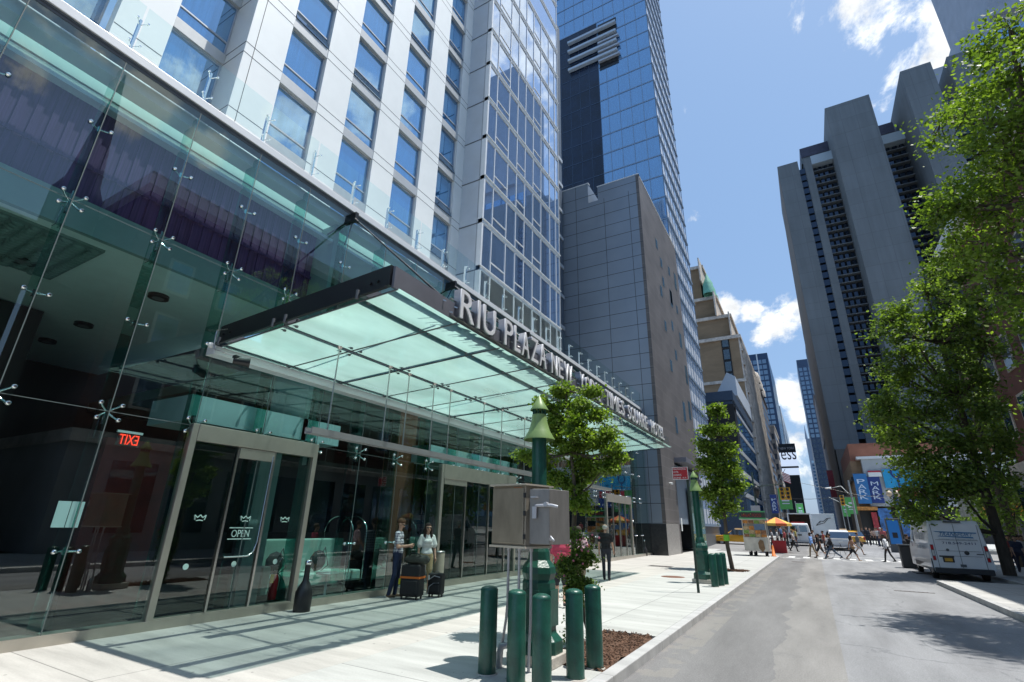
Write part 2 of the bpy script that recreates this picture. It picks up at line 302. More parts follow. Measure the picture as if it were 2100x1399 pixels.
def concrete(name,c,jx,jy,ox=0,oy=0,jw=.018,streak=(.25,1.6,1)):
    m,nt,out=mk(name); L=nt.links.new
    b=nn(nt,'ShaderNodeBsdfPrincipled',Roughness=.8); g=nn(nt,'ShaderNodeNewGeometry'); s=nn(nt,'ShaderNodeSeparateXYZ'); L(g.outputs['Position'],s.inputs[0])
    def M(op,a,b2=None,c=None):
        n=nn(nt,'ShaderNodeMath',operation=op)
        for i,v in enumerate((a,b2,c)):
            if v is None: continue
            if isinstance(v,(int,float)): n.inputs[i].default_value=v
            else: L(v,n.inputs[i])
        return n.outputs[0]
    def joint(sock,off,per):
        f=M('FRACT',M('DIVIDE',M('ADD',sock,off+100*per),per)); d=M('MINIMUM',f,M('SUBTRACT',1,f)); return M('LESS_THAN',d,jw/per/2)
    jt=M('MAXIMUM',joint(s.outputs['X'],ox,jx),joint(s.outputs['Y'],oy,jy))
    wn=nn(nt,'ShaderNodeTexWhiteNoise',noise_dimensions='2D'); cb=nn(nt,'ShaderNodeCombineXYZ')
    L(M('FLOOR',M('DIVIDE',M('ADD',s.outputs['X'],ox+100*jx),jx)),cb.inputs[0]); L(M('FLOOR',M('DIVIDE',M('ADD',s.outputs['Y'],oy+100*jy),jy)),cb.inputs[1]); L(cb.outputs[0],wn.inputs['Vector'])
    mp=nn(nt,'ShaderNodeMapping'); mp.inputs['Scale'].default_value=streak; L(g.outputs['Position'],mp.inputs[0])
    n1=nn(nt,'ShaderNodeTexNoise',Scale=1.6,Detail=7.,Roughness=.65); L(mp.outputs[0],n1.inputs[0])
    n2=nn(nt,'ShaderNodeTexNoise',Scale=40.,Detail=3.); L(g.outputs['Position'],n2.inputs[0])
    f=M('ADD',M('MULTIPLY',M('SUBTRACT',n1.outputs['Fac'],.5),1.0),M('MULTIPLY',M('SUBTRACT',n2.outputs['Fac'],.5),.25)); f=M('ADD',f,M('MULTIPLY_ADD',wn.outputs['Value'],.07,.965))
    spot=nn(nt,'ShaderNodeTexVoronoi',Scale=3.2); L(g.outputs['Position'],spot.inputs['Vector']); sp=M('MULTIPLY',M('LESS_THAN',spot.outputs['Distance'],.06),.5)
    v=nn(nt,'ShaderNodeVectorMath',operation='SCALE'); v.inputs[0].default_value=c; L(M('MULTIPLY',f,M('SUBTRACT',1,M('MAXIMUM',sp,M('MULTIPLY',jt,.5)))),v.inputs['Scale'])
    L(v.outputs[0],b.inputs['Base Color']); bp=nn(nt,'ShaderNodeBump',Strength=.15,Distance=.01); L(n2.outputs['Fac'],bp.inputs['Height']); L(bp.outputs[0],b.inputs['Normal']); L(b.outputs[0],out.inputs[0]); return m
mAsph=asphalt(); mSide=concrete('sidewalk concrete',(.425,.43,.41),3.05,2.9,.75,.4); mPlaza=concrete('plaza concrete',(.44,.425,.395),2.35,4.4,.2,1.1); mKerb=concrete('kerb granite',(.42,.42,.415),90,2.4,0,.3); mBulb=concrete('bus bulb concrete',(.44,.435,.415),2.6,3.2)
ys=[-60,0,20,40,47]+[47+i*1.3 for i in range(1,11)]+[80,120,160,300,600,1400]
g=MB()
for a,b in zip(ys[:-1],ys[1:]): g.quad((-400,a,gz(a)),(400,a,gz(a)),(400,b,gz(b)),(-400,b,gz(b)))
g.v=[(x,y,z-.004) for x,y,z in g.v]
road=MB()
for a,b in zip(ys[:-1],ys[1:]): road.quad((-2.5,a,gz(a)),(8,a,gz(a)),(8,b,gz(b)),(-2.5,b,gz(b)))
T(g.build('ground',std('city ground',(.22,.215,.21),.9,0,.15,.6)),kind='structure'); T(road.build('road',mAsph),kind='structure')
# left sidewalk, corner chamfered, with opening for the planting bed
s=MB(); KX=-2.45
s.box(-5.6,KX-.18,-12,6.98,-.12,0); s.box(-5.6,-3.55,6.98,9.6,-.12,0); s.box(-5.6,KX-.18,9.6,43,-.12,0)
s.prism([(-9.4,43),(KX-.18,43),(-3.6,46.0),(-6.5,47.2),(-9.4,47.2)],2,-.12,0); s.prism([(-22,47.2),(-7.6,47.2),(-7.9,63),(-22,63)],2,-.12,.0)
T(s.build('sidewalk',mSide),kind='structure')
p=MB(); p.box(-9.62,-5.6,-12,35.4,-.12,.001); p.box(-9.4,-5.6,35.4,43,-.12,.001)
T(p.build('plaza_paving',mPlaza),kind='structure')
k=MB(); k.box(KX-.18,KX,-12,42.6,-.3,.003)
pts=[(KX-.09,42.6),(KX-.5,44.2),(KX-1.4,45.7),(KX-3.0,46.8),(-7.6,47.25),(-7.75,63)]
for a,b in zip(pts[:-1],pts[1:]): k.bar((a[0],a[1],-.15),(b[0],b[1],-.15),.2,.306)
T(k.build('kerb',mKerb,bevel=.012),kind='structure')
soil=std('bark mulch',(.115,.062,.038),.95,0,.7,30,bump=1.,bscale=60); sb=MB(); n=14
for i in range(n):
    for j in range(n):
        f=lambda a,b: (-3.55+.92*a/n, 6.98+2.62*b/n, -.02+.035*math.sin(a*2.1+b)+.03*math.cos(b*1.7-a))
        sb.quad(f(i,j),f(i+1,j),f(i+1,j+1),f(i,j+1))
for _ in range(900):
    x=random.uniform(-3.52,-2.66); y=random.uniform(7,9.57); a=random.uniform(0,6.3); l=random.uniform(.015,.045); c=(x,y,random.uniform(.0,.035))
    sb.bar((x,y,c[2]),(x+l*math.cos(a),y+l*math.sin(a),c[2]+random.uniform(-.01,.015)),.012,.008)
T(sb.build('mulch_bed',soil),kind='stuff',label='brown bark mulch in the planting bed beside the kerb')
sb=MB()
for _ in range(400):
    a=random.uniform(0,6.3); r=random.uniform(0,.75); x=-3.45+r*math.cos(a)*.9; y=25.9+r*math.sin(a); l=random.uniform(.03,.09)
    sb.bar((x,y,.012),(x+l*math.cos(a*3),y+l*math.sin(a*3),.03),.03,.02)
sb.box(-4.0,-2.95,25.3,26.5,-.1,.005)
T(sb.build('tree_pit_soil',soil),kind='stuff',label='brown soil around the far sidewalk tree')
# right side: paved bus bulb in front, sidewalk behind
r=MB(); r.box(4.02,12,-14,27.0,-.12,.02); r.prism([(6.75,27),(12,27),(12,44),(7.6,44),(6.75,42)],2,-.12,.02)
T(r.build('sidewalk_right',mBulb),kind='structure')
k=MB(); k.box(3.84,4.02,-14,27.0,-.3,.022); k.box(4.02,6.57,27.0,27.16,-.3,.022); k.box(6.57,6.75,27.16,42,-.3,.022)
T(k.build('kerb_right',mKerb,bevel=.012),kind='structure')
# traffic islands and far sidewalks across the avenue
k=MB(); k.box(-7.2,-4.0,66,69,gz(66)-.1,gz(68)+.13); T(k.build('traffic_island',mSide,bevel=.02),kind='structure')
k=MB(); k.prism([(6.3,60),(10,58),(40,58),(40,100),(5.2,100)],2,0,gz(80)+.12); k.box(4.9,40,100,900,0,gz(110)+.16); k.box(-40,-5.6,88,900,0,gz(110)+.16); T(k.build('far_sidewalk',mSide),kind='structure')
# crosswalk bars and stop lines, worn paint
paint=std('worn road paint',(.62,.62,.6),.8,0,.25,5)
k=MB(); random.seed(3)
for i in range(11):
    x=-2.0+i*.95; k.box(x,x+.42,44.2+random.uniform(-.2,.2),46.2,-.129,-.122)
k.box(-2.1,9,47.9,48.25,gz(48)+.0,gz(48)+.012); k.box(-2.1,9,43.5,43.75,-.129,-.122)
k.box(1.3,2.7,42.4,42.75,-.129,-.122); k.box(-.1,.55,42.7,42.95,-.129,-.122); k.box(-2.3,-1.2,43.0,43.3,-.129,-.1225)
T(k.build('crosswalk_paint',paint),kind='structure')
mh=std('cast iron cover',(.11,.10,.095),.7,.5,.2,20)
def cover(x,y,rx,ry,lab,z=.0,m=None,rect=False):
    k=MB()
    if rect: k.box(x-rx,x+rx,y-ry,y+ry,z-.03,z+.005); 
    else: k.lathe([(0,.008),(1,.008),(1.02,.0)],(0,0,0),24)
    if not rect: k.v=[(v[0]*rx+x,v[1]*ry+y,v[2]+z) for v in k.v]
    for i in range(-3,4): k.box(x+i*rx*.22-.012,x+i*rx*.22+.012,y-ry*.6,y+ry*.6,z+.008,z+.013)
    T(k.build('manhole_cover',m or mh),lab,'manhole cover')
rust=std('rusty iron',(.19,.10,.07),.8,.2,.3,14)
cover(-4.9,20.8,.42,.42,'round rusty manhole cover in the sidewalk left of the far vent pole',m=rust)
cover(-6.6,25.8,.55,.35,'dark rectangular utility hatch in the plaza near the walking man',rect=True)
cover(2.6,23.0,.55,.1,'long narrow iron slot cover in the road',z=-.13,rect=True)
cover(-1.2,38.5,.4,.4,'round manhole cover in the road beside the kerb by the food cart',z=-.13)
# ---------------- the glass-fronted hotel
FX=-9.6
hotel=E('hotel_building',(-12,16,0),'tall white hotel with a glass lobby front and reflective windows','hotel building')
PY=[4.95+1.36*i for i in range(-7,23)]; YEND=35.36
PY=[y for y in PY if y<YEND-.5]
rows=((.14,3.3),(3.32,6.5),(6.52,9.5))
doors=((4.95,7.67),(12.4,16.9),(27.0,31.4))
def indoor(a,b): return any(a>=d0-.7 and b<=d1+.7 for d0,d1 in doors)
for i,y in enumerate(PY):
    y1=PY[i+1] if i+1<len(PY) else YEND
    for j,(z0,z1) in enumerate(rows):
        if j==0 and any(y<d1-.3 and y1>d0+.3 for d0,d1 in doors):
            # glass beside/above a portal is added with the portal
            for d0,d1 in doors:
                if y<d1-.3 and y1>d0+.3:
                    if y<d0-.06: MB().quad((FX,y+.01,z0),(FX,d0-.07,z0),(FX,d0-.07,z1),(FX,y+.01,z1)).build('glass_pane',glassT,hotel)
                    if y1>d1+.06: MB().quad((FX,d1+.07,z0),(FX,y1-.01,z0),(FX,y1-.01,z1),(FX,d1+.07,z1)).build('glass_pane',glassT,hotel)
            continue
        MB().quad((FX,y+.008,z0),(FX,y1-.008,z0),(FX,y1-.008,z1),(FX,y+.008,z1)).build('glass_pane',glassT,hotel)
    # fin behind every joint with stainless spider fittings
    fin=MB().box(FX-.48,FX-.05,y-.01,y+.01,.14,9.4); f=fin.build('glass_fin',finG,hotel)
    edge=MB().box(FX-.004,FX+.004,y-.007,y+.007,.14,9.5); edge.build('silicone_joint',std('joint sealant',(.10,.13,.13),.5,0,0) if 'joint sealant' not in MATS else MATS['joint sealant'],f)
    sp=MB()
    for z,four in ((1.22,0),(3.31,1),(4.87,0),(6.51,1),(8.0,0)):
        if z<3.3 and any(d0-.2<y<d1+.2 for d0,d1 in doors): continue
        if y>21 and z>6.6: continue
        arms=[(1,1),(1,-1),(-1,1),(-1,-1)] if four else [(1,0),(-1,0)]
        for a,b in arms:
            e=(FX+.05,y+a*.15,z+b*.12); sp.tube([(FX-.1,y+a*.02,z+b*.02),(FX-.06,y+a*.1,z+b*.08),(FX-.02,e[1],e[2])],[.02,.017,.013],6)
            sp.tube([(FX-.03,e[1],e[2]),e],[.012,.012],6); sp.tube([(FX+.004,e[1],e[2]),(FX+.03,e[1],e[2]),(FX+.045,e[1],e[2])],[.036,.034,.018],10)
        sp.box(FX-.16,FX-.08,y-.022,y+.022,z-(.2 if four else .05),z+(.2 if four else .05))
        if four:
            for dy in (-.045,.045): sp.box(FX-.32,FX-.17,y+dy-.006,y+dy+.006,z-.42,z-.05)
        if y<11: sp.build('spider_fitting',chrome,f); sp=MB()
    if sp.v: sp.build('spider_fitting',chrome,f)
jm=MB(); jm.box(FX-.003,FX+.0035,PY[0],YEND,3.305,3.315); jm.box(FX-.003,FX+.0035,PY[0],YEND,6.505,6.515); jm.build('horizontal_joint',MATS['joint sealant'],hotel)
sill=std('stainless sill',(.47,.44,.385),.38,.7,.08,3); s=MB(); s.box(FX-.25,FX+.07,PY[0],YEND,.0,.14); s.build('base_sill',sill,hotel)
# portals
def portal(d0,d1,leaves,top=3.05,head=.3,handle=None,decor=True):
    P=MB(); P.box(FX-.1,FX+.05,d0-.05,d0+.06,.0,top+head); P.box(FX-.1,FX+.05,d1-.06,d1+.05,.0,top+head)
    P.box(FX-.1,FX+.065,d0+.06,d1-.06,top,top+head); P.box(FX-.1,FX+.045,d0+.06,d1-.06,0,.16)
    fr=P.build('entrance_portal',sill,hotel,bevel=.006)
    MB().quad((FX,d0-.06,top+head+.01),(FX,d1+.06,top+head+.01),(FX,d1+.06,3.34),(FX,d0-.06,3.34)).build('transom_pane',glassT,hotel) if top+head<3.2 else None
    ed=[d0+.07]+leaves+[d1-.07]
    for a,b in zip(ed[:-1],ed[1:]):
        G=MB(); G.quad((FX-.02,a,.16),(FX-.02,b,.16),(FX-.02,b,top),(FX-.02,a,top)); G.build('door_leaf',doorG,hotel)
    for a in leaves:
        MB().box(FX-.05,FX+.02,a-.02,a+.02,.16,top).build('door_stile',steel,hotel)
    return fr
pf=portal(*doors[0],[5.87,6.68])
pf2=portal(*doors[1],[13.7,15.1,16.2],3.0,.42); portal(*doors[2],[28.1,29.2,30.3],3.0,.42)
# sliding-door heads, push bar, etched crowns, OPEN sign
etch=std('etched film',(.55,.75,.7),.6,0,0)
hb=MB(); hb.box(FX-.04,FX+.045,5.89,6.66,2.84,3.04); hb.box(FX-.04,FX+.045,12.5,13.7,2.84,3.0); hb.build('door_head',sill,hotel)
hb=MB(); hb.tube([(FX+.05,5.98,1.05),(FX+.05,6.45,1.05),(FX+.05,6.56,1.12),(FX+.05,6.6,1.3),(FX+.05,6.62,2.95)],.016,8); hb.build('door_handle',chrome,hotel)
def crown(y,z,s=.14,tw=.014):
    k=MB(); x=FX+.0; P=[(-1,.45),(-.85,-.25),(-.45,.1),(0,.55),(.45,.1),(.85,-.25),(1,.45)]
    P=[(-.85,-.3),(-1,.5),(-.45,.08),(0,.55),(.45,.08),(1,.5),(.85,-.3)]
    for a,b in zip(P[:-1],P[1:]): k.bar((x,y+a[0]*s,z+a[1]*s),(x,y+b[0]*s,z+b[1]*s),.006,tw,up=(1,0,0)) if False else k.tube([(x,y+a[0]*s,z+a[1]*s),(x,y+b[0]*s,z+b[1]*s)],tw*.8,5)
    k.tube([(x,y-.6*s,z-.45*s),(x,y,z-.34*s),(x,y+.6*s,z-.45*s)],tw*.7,5)
    return k
for y in (5.42,6.3,7.18):
    k=crown(y,1.72,.1,.011); k.build('crown_emblem',etch,hotel)
    MB().tube([(FX-.012,y-.05,.92),(FX-.008,y-.05,.92)],.05,16).build('round_decal',etch,hotel)
op=MB(); op.box(FX-.012,FX-.006,6.02,6.5,1.55,1.567); op.box(FX-.012,FX-.006,6.02,6.5,1.35,1.367); oo=op.build('open_sign',etch,hotel)
text('OPEN','open_lettering',.15,FACE_STREET((FX-.008,6.26,1.458)),etch,oo,.002,wid=.36,hei=.13)
# coping, deck, railing
cp=MB(); cp.box(FX-.25,FX+.03,PY[0],YEND,9.63,9.82); cp.build('roof_coping',alu,hotel,bevel=.01)
dk=MB(); dk.box(FX-.22,FX-.005,PY[0],YEND,9.52,9.628); dk.box(FX-.16,FX+.01,PY[0],YEND,9.585,9.61); dk.build('coping_channel',darkgrey,hotel)
fs=MB(); fs.quad((-10.5,PY[0],9.47),(-10.2,PY[0],9.47),(-10.2,YEND,9.47),(-10.5,YEND,9.47)); FSTRIP=fs  # frosted strip over a deck gap, both added to make a sunlit bright band
dk=MB(); dk.box(-10.2,FX-.23,PY[0],YEND,9.25,9.5); dk.box(-14.5,-10.5,8.2,18.7,9.25,9.5); dk.box(-16.3,-10.5,PY[0],8.2,9.25,9.5); dk.box(-14.5,-10.5,18.7,YEND,9.25,9.5); dk.build('terrace_deck',whitepanel,hotel)
RY=[y for y in PY]
for i,y in enumerate(RY):
    y1=RY[i+1] if i+1<len(RY) else YEND
    MB().quad((FX+.02,y+.02,9.86),(FX+.02,y1-.02,9.86),(FX+.02,y1-.02,10.92),(FX+.02,y+.02,10.92)).build('railing_pane',glassR,hotel)
    q=MB(); q.box(FX-.16,FX-.08,y-.02,y+.02,9.82,10.65)
    for z in (9.98,10.55):
        for a in (1,-1): q.tube([(FX-.1,y,z-.04),(FX-.05,y+a*.05,z),(FX+.015,y+a*.09,z+.01)],[.012,.011,.01],6); q.tube([(FX+.0,y+a*.09,z+.01),(FX+.045,y+a*.09,z+.01)],[.02,.017],8)
    q.build('railing_post',chrome,hotel)
# white tower wall with punched windows
W=-14.5; ZT=47; F0=13.95; FH=2.865; NF=11; fl=[F0+FH*i for i in range(NF+1)]
wl=MB(); colsW=((7.5,9.13),(10.48,12.2),(13.5,15.2),(16.55,18.05)); ed=[6.08]+[v for c in colsW for v in c]+[18.75]
for a,b in zip(ed[0::2],ed[1::2]): wl.box(W-.6,W,a,b,9.5,ZT)
# recessed part to the left
WR=W-1.45; wl.box(WR-.5,WR,-6,-.2,9.5,ZT); wl.box(W-1.9,W-.6,6.08,6.6,9.5,ZT); wl.box(WR-.5,WR,-1.5,2.7,9.5,ZT) 
wl.box(W-.6,W,-6,-.4,9.5,ZT); wl.box(W-1.9,W-.6,-.9,-.4,9.5,ZT)
pw=wl.build('white_pier_wall',whitepanel,hotel)
# pier between left windows sits proud
l=MB(); l.box(W-.5,W,2.81,4.05,9.5,ZT); l.build('white_pier_wall',whitepanel,hotel)
gr=MB()
for a,b in zip(ed[0::2],ed[1::2]):
    for z in fl:
        for dz in (.0,.45): gr.box(W-.01,W+.004,a+.002,b-.002,z+dz-.012,z+dz+.012)
for z in fl:
    for dz in (.0,.45): gr.box(W-.01,W+.004,2.82,4.04,z+dz-.012,z+dz+.012); 
gr.box(W-.01,W+.004,6.38,6.4,9.5,ZT)
gr.build('panel_joints',groove,hotel)
def hwin(y0,y1,z0,z1,x,glass,op=False,frame=True,mat=None):
    fr=MB(); t=.05
    fr.box(x-.05,x+.05,y0,y0+t,z0,z1); fr.box(x-.05,x+.05,y1-t,y1,z0,z1); fr.box(x-.05,x+.05,y0+t,y1-t,z1-t,z1); fr.box(x-.05,x+.05,y0+t,y1-t,z0,z0+t)
    zs=z0+.62; fr.box(x-.05,x+.04,y0+t,y1-t,zs-.03,zs+.03)
    o=fr.build('window',alugrey,hotel)
    MB().quad((x,y0+t,zs+.03),(x,y1-t,zs+.03),(x,y1-t,z1-t),(x,y0+t,z1-t)).build('pane',glass,o)
    if op:
        k=MB(); k.quad((x+.20,y0+t,z0+.04),(x+.20,y1-t,z0+.04),(x+.02,y1-t,zs-.03),(x+.02,y0+t,zs-.03)); k.box(x+.17,x+.22,y0+t,y1-t,z0+.02,z0+.06); k.build('open_sash',sashG,o)
        MB().quad((x-.04,y0+t,z0+.05),(x-.04,y1-t,z0+.05),(x-.04,y1-t,zs),(x-.04,y0+t,zs)).build('dark_opening',darkgrey,o)
    else: MB().quad((x,y0+t,z0+t),(x,y1-t,z0+t),(x,y1-t,zs-.03),(x,y0+t,zs-.03)).build('lower_pane',glass,o)
random.seed(5)
for ci,(a,b) in enumerate(colsW):
    for k,z in enumerate(fl):
        MB().box(W-.35,W-.02,a,b,z,z+.45).build('floor_band',winband,hotel)
        if k<NF-1: hwin(a,b,z+.45,fl[k+1],W-.2,winG,op=(ci,k) in ((0,2),(1,2),(1,4),(3,0),(3,1),(3,2),(3,4),(2,4),(3,5)))
    hwin(a,b,11.1,fl[0],W-.2,winG,op=(ci==3))
for a,b,x in ((4.05,6.07,WR+.12),(-.2,2.81,WR+.12)):
    for k in range(-1,7):
        z=fl[0]+FH*k; MB().box(x-.3,x+.15,a,b,z,z+.45).build('floor_band',winband,hotel); hwin(a,b,z+.45,z+FH,x,winG)
# recess return wall, facing the camera
rr=MB(); 
for k in range(-1,8): z=fl[0]+FH*k; rr.box(WR+.1,W-.02,6.07,6.084,z,z+.02); rr.box(WR+.1,W-.02,6.07,6.084,z+.45,z+.47)
rr.build('panel_joints',groove,hotel)
# projecting bay
BX=-13.0; b0,b1=18.75,28.85; BZ=14.1; BT=52
cw=MB(); cw.box(BX-3.,BX-.25,b0+.3,b1-.1,9.5,BT); cw.box(W-.6,BX-.25,b0,b0+.3,9.5,BT); 
cw.build('return_wall',shadepanel,hotel)
gj=MB(); gj.box(BX-.32,BX-.3,b0-.006,b0+.002,9.5,BT)
for k in range(-1,14):
    z=BZ+FH*k; gj.box(W,BX-.26,b0-.02,b0+.0,z-.03,z+.03)
gj.build('panel_joints',darkgrey,hotel)
bm=[18.89,19.75,21.25,22.35,23.45,24.6,25.8,27.2,28.2,28.79]
sl=MB()
for k in range(0,13):
    z=BZ+FH*k; sl.box(BX-.25,BX+.03,b0,b1,z-.02,z+.22); sl.box(BX-.25,BX+.09,b0,b1+.03,z+.20,z+.245)
sl.box(BX-.25,BX+.02,b0,b0+.14,11.8,BT); sl.box(BX-.25,BX+.02,b1-.06,b1,11.8,BT); sl.build('bay_slab_band',alu,hotel)
for k in range(0,12):
    z0=BZ+FH*k+.245; z1=BZ+FH*(k+1)-.02
    for i,(a,b) in enumerate(zip(bm[:-1],bm[1:])):
        fr=MB(); fr.box(BX-.1,BX+.02,b-.035,b+.035,z0,z1); o=None
        ops=i in (1,3,5) and not (i==3 and k>3)
        if ops: fr.box(BX-.1,BX+.015,a+.035,b-.035,z0+.62,z0+.68)
        if k>8: 
            continue
        o=fr.build('bay_window',alu,hotel)
        MB().quad((BX-.02,a+.035,z0),(BX-.02,b-.035,z0),(BX-.02,b-.035,z1),(BX-.02,a+.035,z1)).build('pane',bayG,o)
up=MB(); up.quad((BX-.02,b0+.14,BZ+FH*9),(BX-.02,b1,BZ+FH*9),(BX-.02,b1,BT),(BX-.02,b0+.14,BT)); up.build('upper_bay_glazing',bayG,hotel)
lv=MB()
for a,b in zip(bm[:-1],bm[1:]):
    lv.box(BX-.1,BX+.03,b-.05,b+.05,9.6,BZ)
    z=9.7
    while z<BZ-.05: lv.add([(BX-.1,a+.05,z+.05),(BX-.1,b-.05,z+.05),(BX+.01,b-.05,z),(BX+.01,a+.05,z)],[(0,1,2,3)]); z+=.08
lv.build('louvre_screen',alu,hotel); lb=MB(); lb.box(BX-.3,BX-.12,b0+.2,b1,9.6,BZ); lb.build('louvre_backing',darkgrey,hotel)
# dark link between bay and neighbour
lk=MB(); lk.box(-18,-15.6,b1-.1,YEND,9.5,BT); lk.build('link_wall',std('dark link wall',(.10,.13,.17),.5,.2,.1),hotel)
for k in range(0,8): MB().box(-15.6,-15.5,b1,YEND,BZ+FH*k,BZ+FH*k+.3).build('link_floor_band',shadepanel,hotel)
# ---------------- lobby behind the glass
ceil=std('lobby ceiling',(.86,.88,.85),.7,0,.04); dkwall=std('dark timber lobby wall',(.02,.016,.015),.5,0,.3,3,stretch=(1,1,.2)); lobfl=std('lobby floor',(.07,.065,.06),.25,0,.15,2)
purple=std('purple ribbed drapery',(.15,.06,.19),.8,0,.35,5,stretch=(6,6,.15)); slabg=std('slab edge',(.30,.40,.38),.6,0,.05); redm=std('red lobby wall',(.22,.02,.012),.6,0,.3,2); wood=std('walnut panelling',(.16,.06,.03),.45,0,.3,4,stretch=(1,1,.1))
i=MB(); i.box(-22,-9.86,PY[0],YEND,-.1,.012); i.build('lobby_floor',lobfl,hotel)
i=MB(); i.box(-22,-10.6,PY[0],7.55,6.55,7.0); i.build('lobby_ceiling',ceil,hotel)
i=MB(); i.box(-10.62,-10.5,PY[0],7.55,6.45,7.05); i.build('slab_edge',slabg,hotel)
i=MB(); i.box(-10.9,-10.7,PY[0],7.5,7.05,9.25)
y=PY[0]
while y<7.5: i.box(-10.7,-10.67,y,y+.1,7.05,9.25); y+=.22
i.box(-10.66,-10.64,PY[0],7.5,7.75,7.82); i.build('drapery_wall',purple,hotel)
i=MB(); i.box(-10.62,-10.52,PY[0],YEND,9.0,9.22); i.box(-10.2,-10.0,PY[0],YEND,8.7,8.78); i.build('head_beam',alu,hotel)
i=MB(); i.box(-22,-11.5,7.55,YEND,5.2,5.5); i.box(-12.6,-12.4,7.7,YEND,5.5,9.2); i.build('mezzanine_slab',slabg,hotel)
i=MB(); i.box(-11.3,-9.95,7.5,7.62,3.4,9.25); i.build('cross_wall',slabg,hotel)
i=MB(); i.box(-22.2,-22,PY[0],YEND,0,9.2); i.box(-22,-10.8,YEND-.3,YEND-.1,0,9.2); i.box(-22,-10.2,PY[0]+.1,PY[0]+.3,0,9.2)
i.box(-16.2,-16,PY[0],4,0,6.5); i.box(-14.2,-14,7,12,0,5.2); i.box(-14.2,-14,17.2,27,0,5.2); i.build('lobby_back_wall',dkwall,hotel)
i=MB(); i.box(-13,-12.8,4.9,6.3,0,3.3); i.box(-11.9,-11.8,2.2,2.32,.0,3.4); i.build('red_screen_wall',redm,hotel)
i=MB(); i.box(-10.9,-10.7,11.2,12.35,.0,5.2); i.box(-11.1,-10.9,12.7,13.0,0,5); i.build('walnut_column',wood,hotel)
i=MB(); i.box(-10.75,-10.45,6.95,7.45,0,3.2); i.build('lobby_pillar',std('grey plaster pillar',(.30,.38,.38),.6,0,.05),hotel)
i=MB(); i.box(-11.6,-11.4,14.2,16.7,.0,1.25); i.build('black_counter',darkmetal,hotel)
vb=std('vestibule box cladding',(.45,.58,.60),.4,.1,.05)
i=MB(); i.box(-11.4,-9.95,4.95,8.6,3.45,3.95); i.build('vestibule_roof',vb,hotel)
i=MB(); i.box(-11.4,-9.95,12.2,17.1,3.5,4.0); i.build('vestibule_roof',vb,hotel)
# tufted ceiling panel and downlights
tf=MB(); cx0,cx1,cy0,cy1=-13.6,-11.1,-2.5,3.3
for a in range(16):
    for b in range(26):
        x=cx0+(a+.5+(b%2)*.5)*(cx1-cx0)/17; yy=cy0+(b+.5)*(cy1-cy0)/26; tf.ball((x,yy,6.50),.085,8,0,(1,1.25,.55))
tf.box(cx0,cx1,cy0,cy1,6.5,6.549); tf.build('tufted_ceiling_panel',std('padded leather',(.20,.27,.25),.45,0,.1),hotel)
for x,y in ((-12.4,4.9),(-16.2,4.9),(-18.8,5.0),(-13.0,2.66)):
    d=MB(); d.tube([(x,y,6.56),(x,y,6.47)],.21,18); d.tube([(x,y,6.47),(x,y,6.465)],.12,14,1); d.build('downlight',[darkmetal,std('lamp lens',(.2,.2,.2),.3) if 'lamp lens' not in MATS else MATS['lamp lens']],hotel)
# ---------------- entrance canopy
m,nt,out=mk('frosted canopy glass'); L=nt.links.new
tr=nn(nt,'ShaderNodeBsdfTransparent',Color=(.70,.88,.84,1)); tl=nn(nt,'ShaderNodeBsdfTranslucent',Color=(.50,.80,.72,1)); gl=nn(nt,'ShaderNodeBsdfGlossy',Color=(.9,1,.97,1),Roughness=.03)
geo=nn(nt,'ShaderNodeNewGeometry'); nz=nn(nt,'ShaderNodeTexNoise',Scale=1.1,Detail=4.); mp=nn(nt,'ShaderNodeMapping'); mp.inputs['Scale'].default_value=(1,.35,1); L(geo.outputs[0],mp.inputs[0]); L(mp.outputs[0],nz.inputs[0])
mr=nn(nt,'ShaderNodeMapRange'); mr.inputs['From Min'].default_value=.3; mr.inputs['From Max'].default_value=.7; mr.inputs['To Min'].default_value=.40; mr.inputs['To Max'].default_value=.62; L(nz.outputs['Fac'],mr.inputs['Value'])
m1=nn(nt,'ShaderNodeMixShader'); L(mr.outputs[0],m1.inputs[0]); L(tr.outputs[0],m1.inputs[1]); L(tl.outputs[0],m1.inputs[2])
m2=nn(nt,'ShaderNodeMixShader'); L(schlick(nt,.04),m2.inputs[0]); L(m1.outputs[0],m2.inputs[1]); L(gl.outputs[0],m2.inputs[2]); L(m2.outputs[0],out.inputs[0]); canG=m
FSTRIP.build('added_frosted_strip',canG,hotel)
C0,C1=4.92,22.35; XO,XI=-4.98,-9.5
can=E('glass_canopy',(-7.3,13.6,4.9),'long frosted green glass entrance canopy with dark steel beams over the hotel doors','canopy')
def cz(x): return 4.80+(x-XI)/(XO-XI)*.22       # rises slightly to the kerb
beamG=std('grey canopy fascia',(.20,.20,.23),.4,.5,.08)
f=MB(); f.add([(XO-.02,C0-.02,5.06),(XO+.03,C0-.02,5.06),(XO+.03,C1,5.06),(XO-.02,C1,5.06),(XO-.02,C0-.02,5.42),(XO+.03,C0-.02,5.42),(XO+.03,C1,5.42),(XO-.02,C1,5.42)],[(0,3,2,1),(4,5,6,7),(0,1,5,4),(1,2,6,5),(2,3,7,6),(3,0,4,7)])
f.build('front_fascia',beamG,can)
f=MB(); f.prism([(XI+.15,cz(XI)+.08),(XO-.03,cz(XO)+.08),(XO-.03,cz(XO)+.42),(XI+.15,cz(XI)+.40)],1,C0-.06,C0+.02); f.bar((XI+.2,C0-.1,cz(XI)+.03),(XO-.05,C0-.1,cz(XO)+.03),.05,.04)
for x in (-5.25,-5.4,-9.0,-9.2): f.cyl((x,C0-.09,cz(x)+.2),(x,C0-.05,cz(x)+.2),.025,n=8)
f.build('end_beam',darkmetal,can)
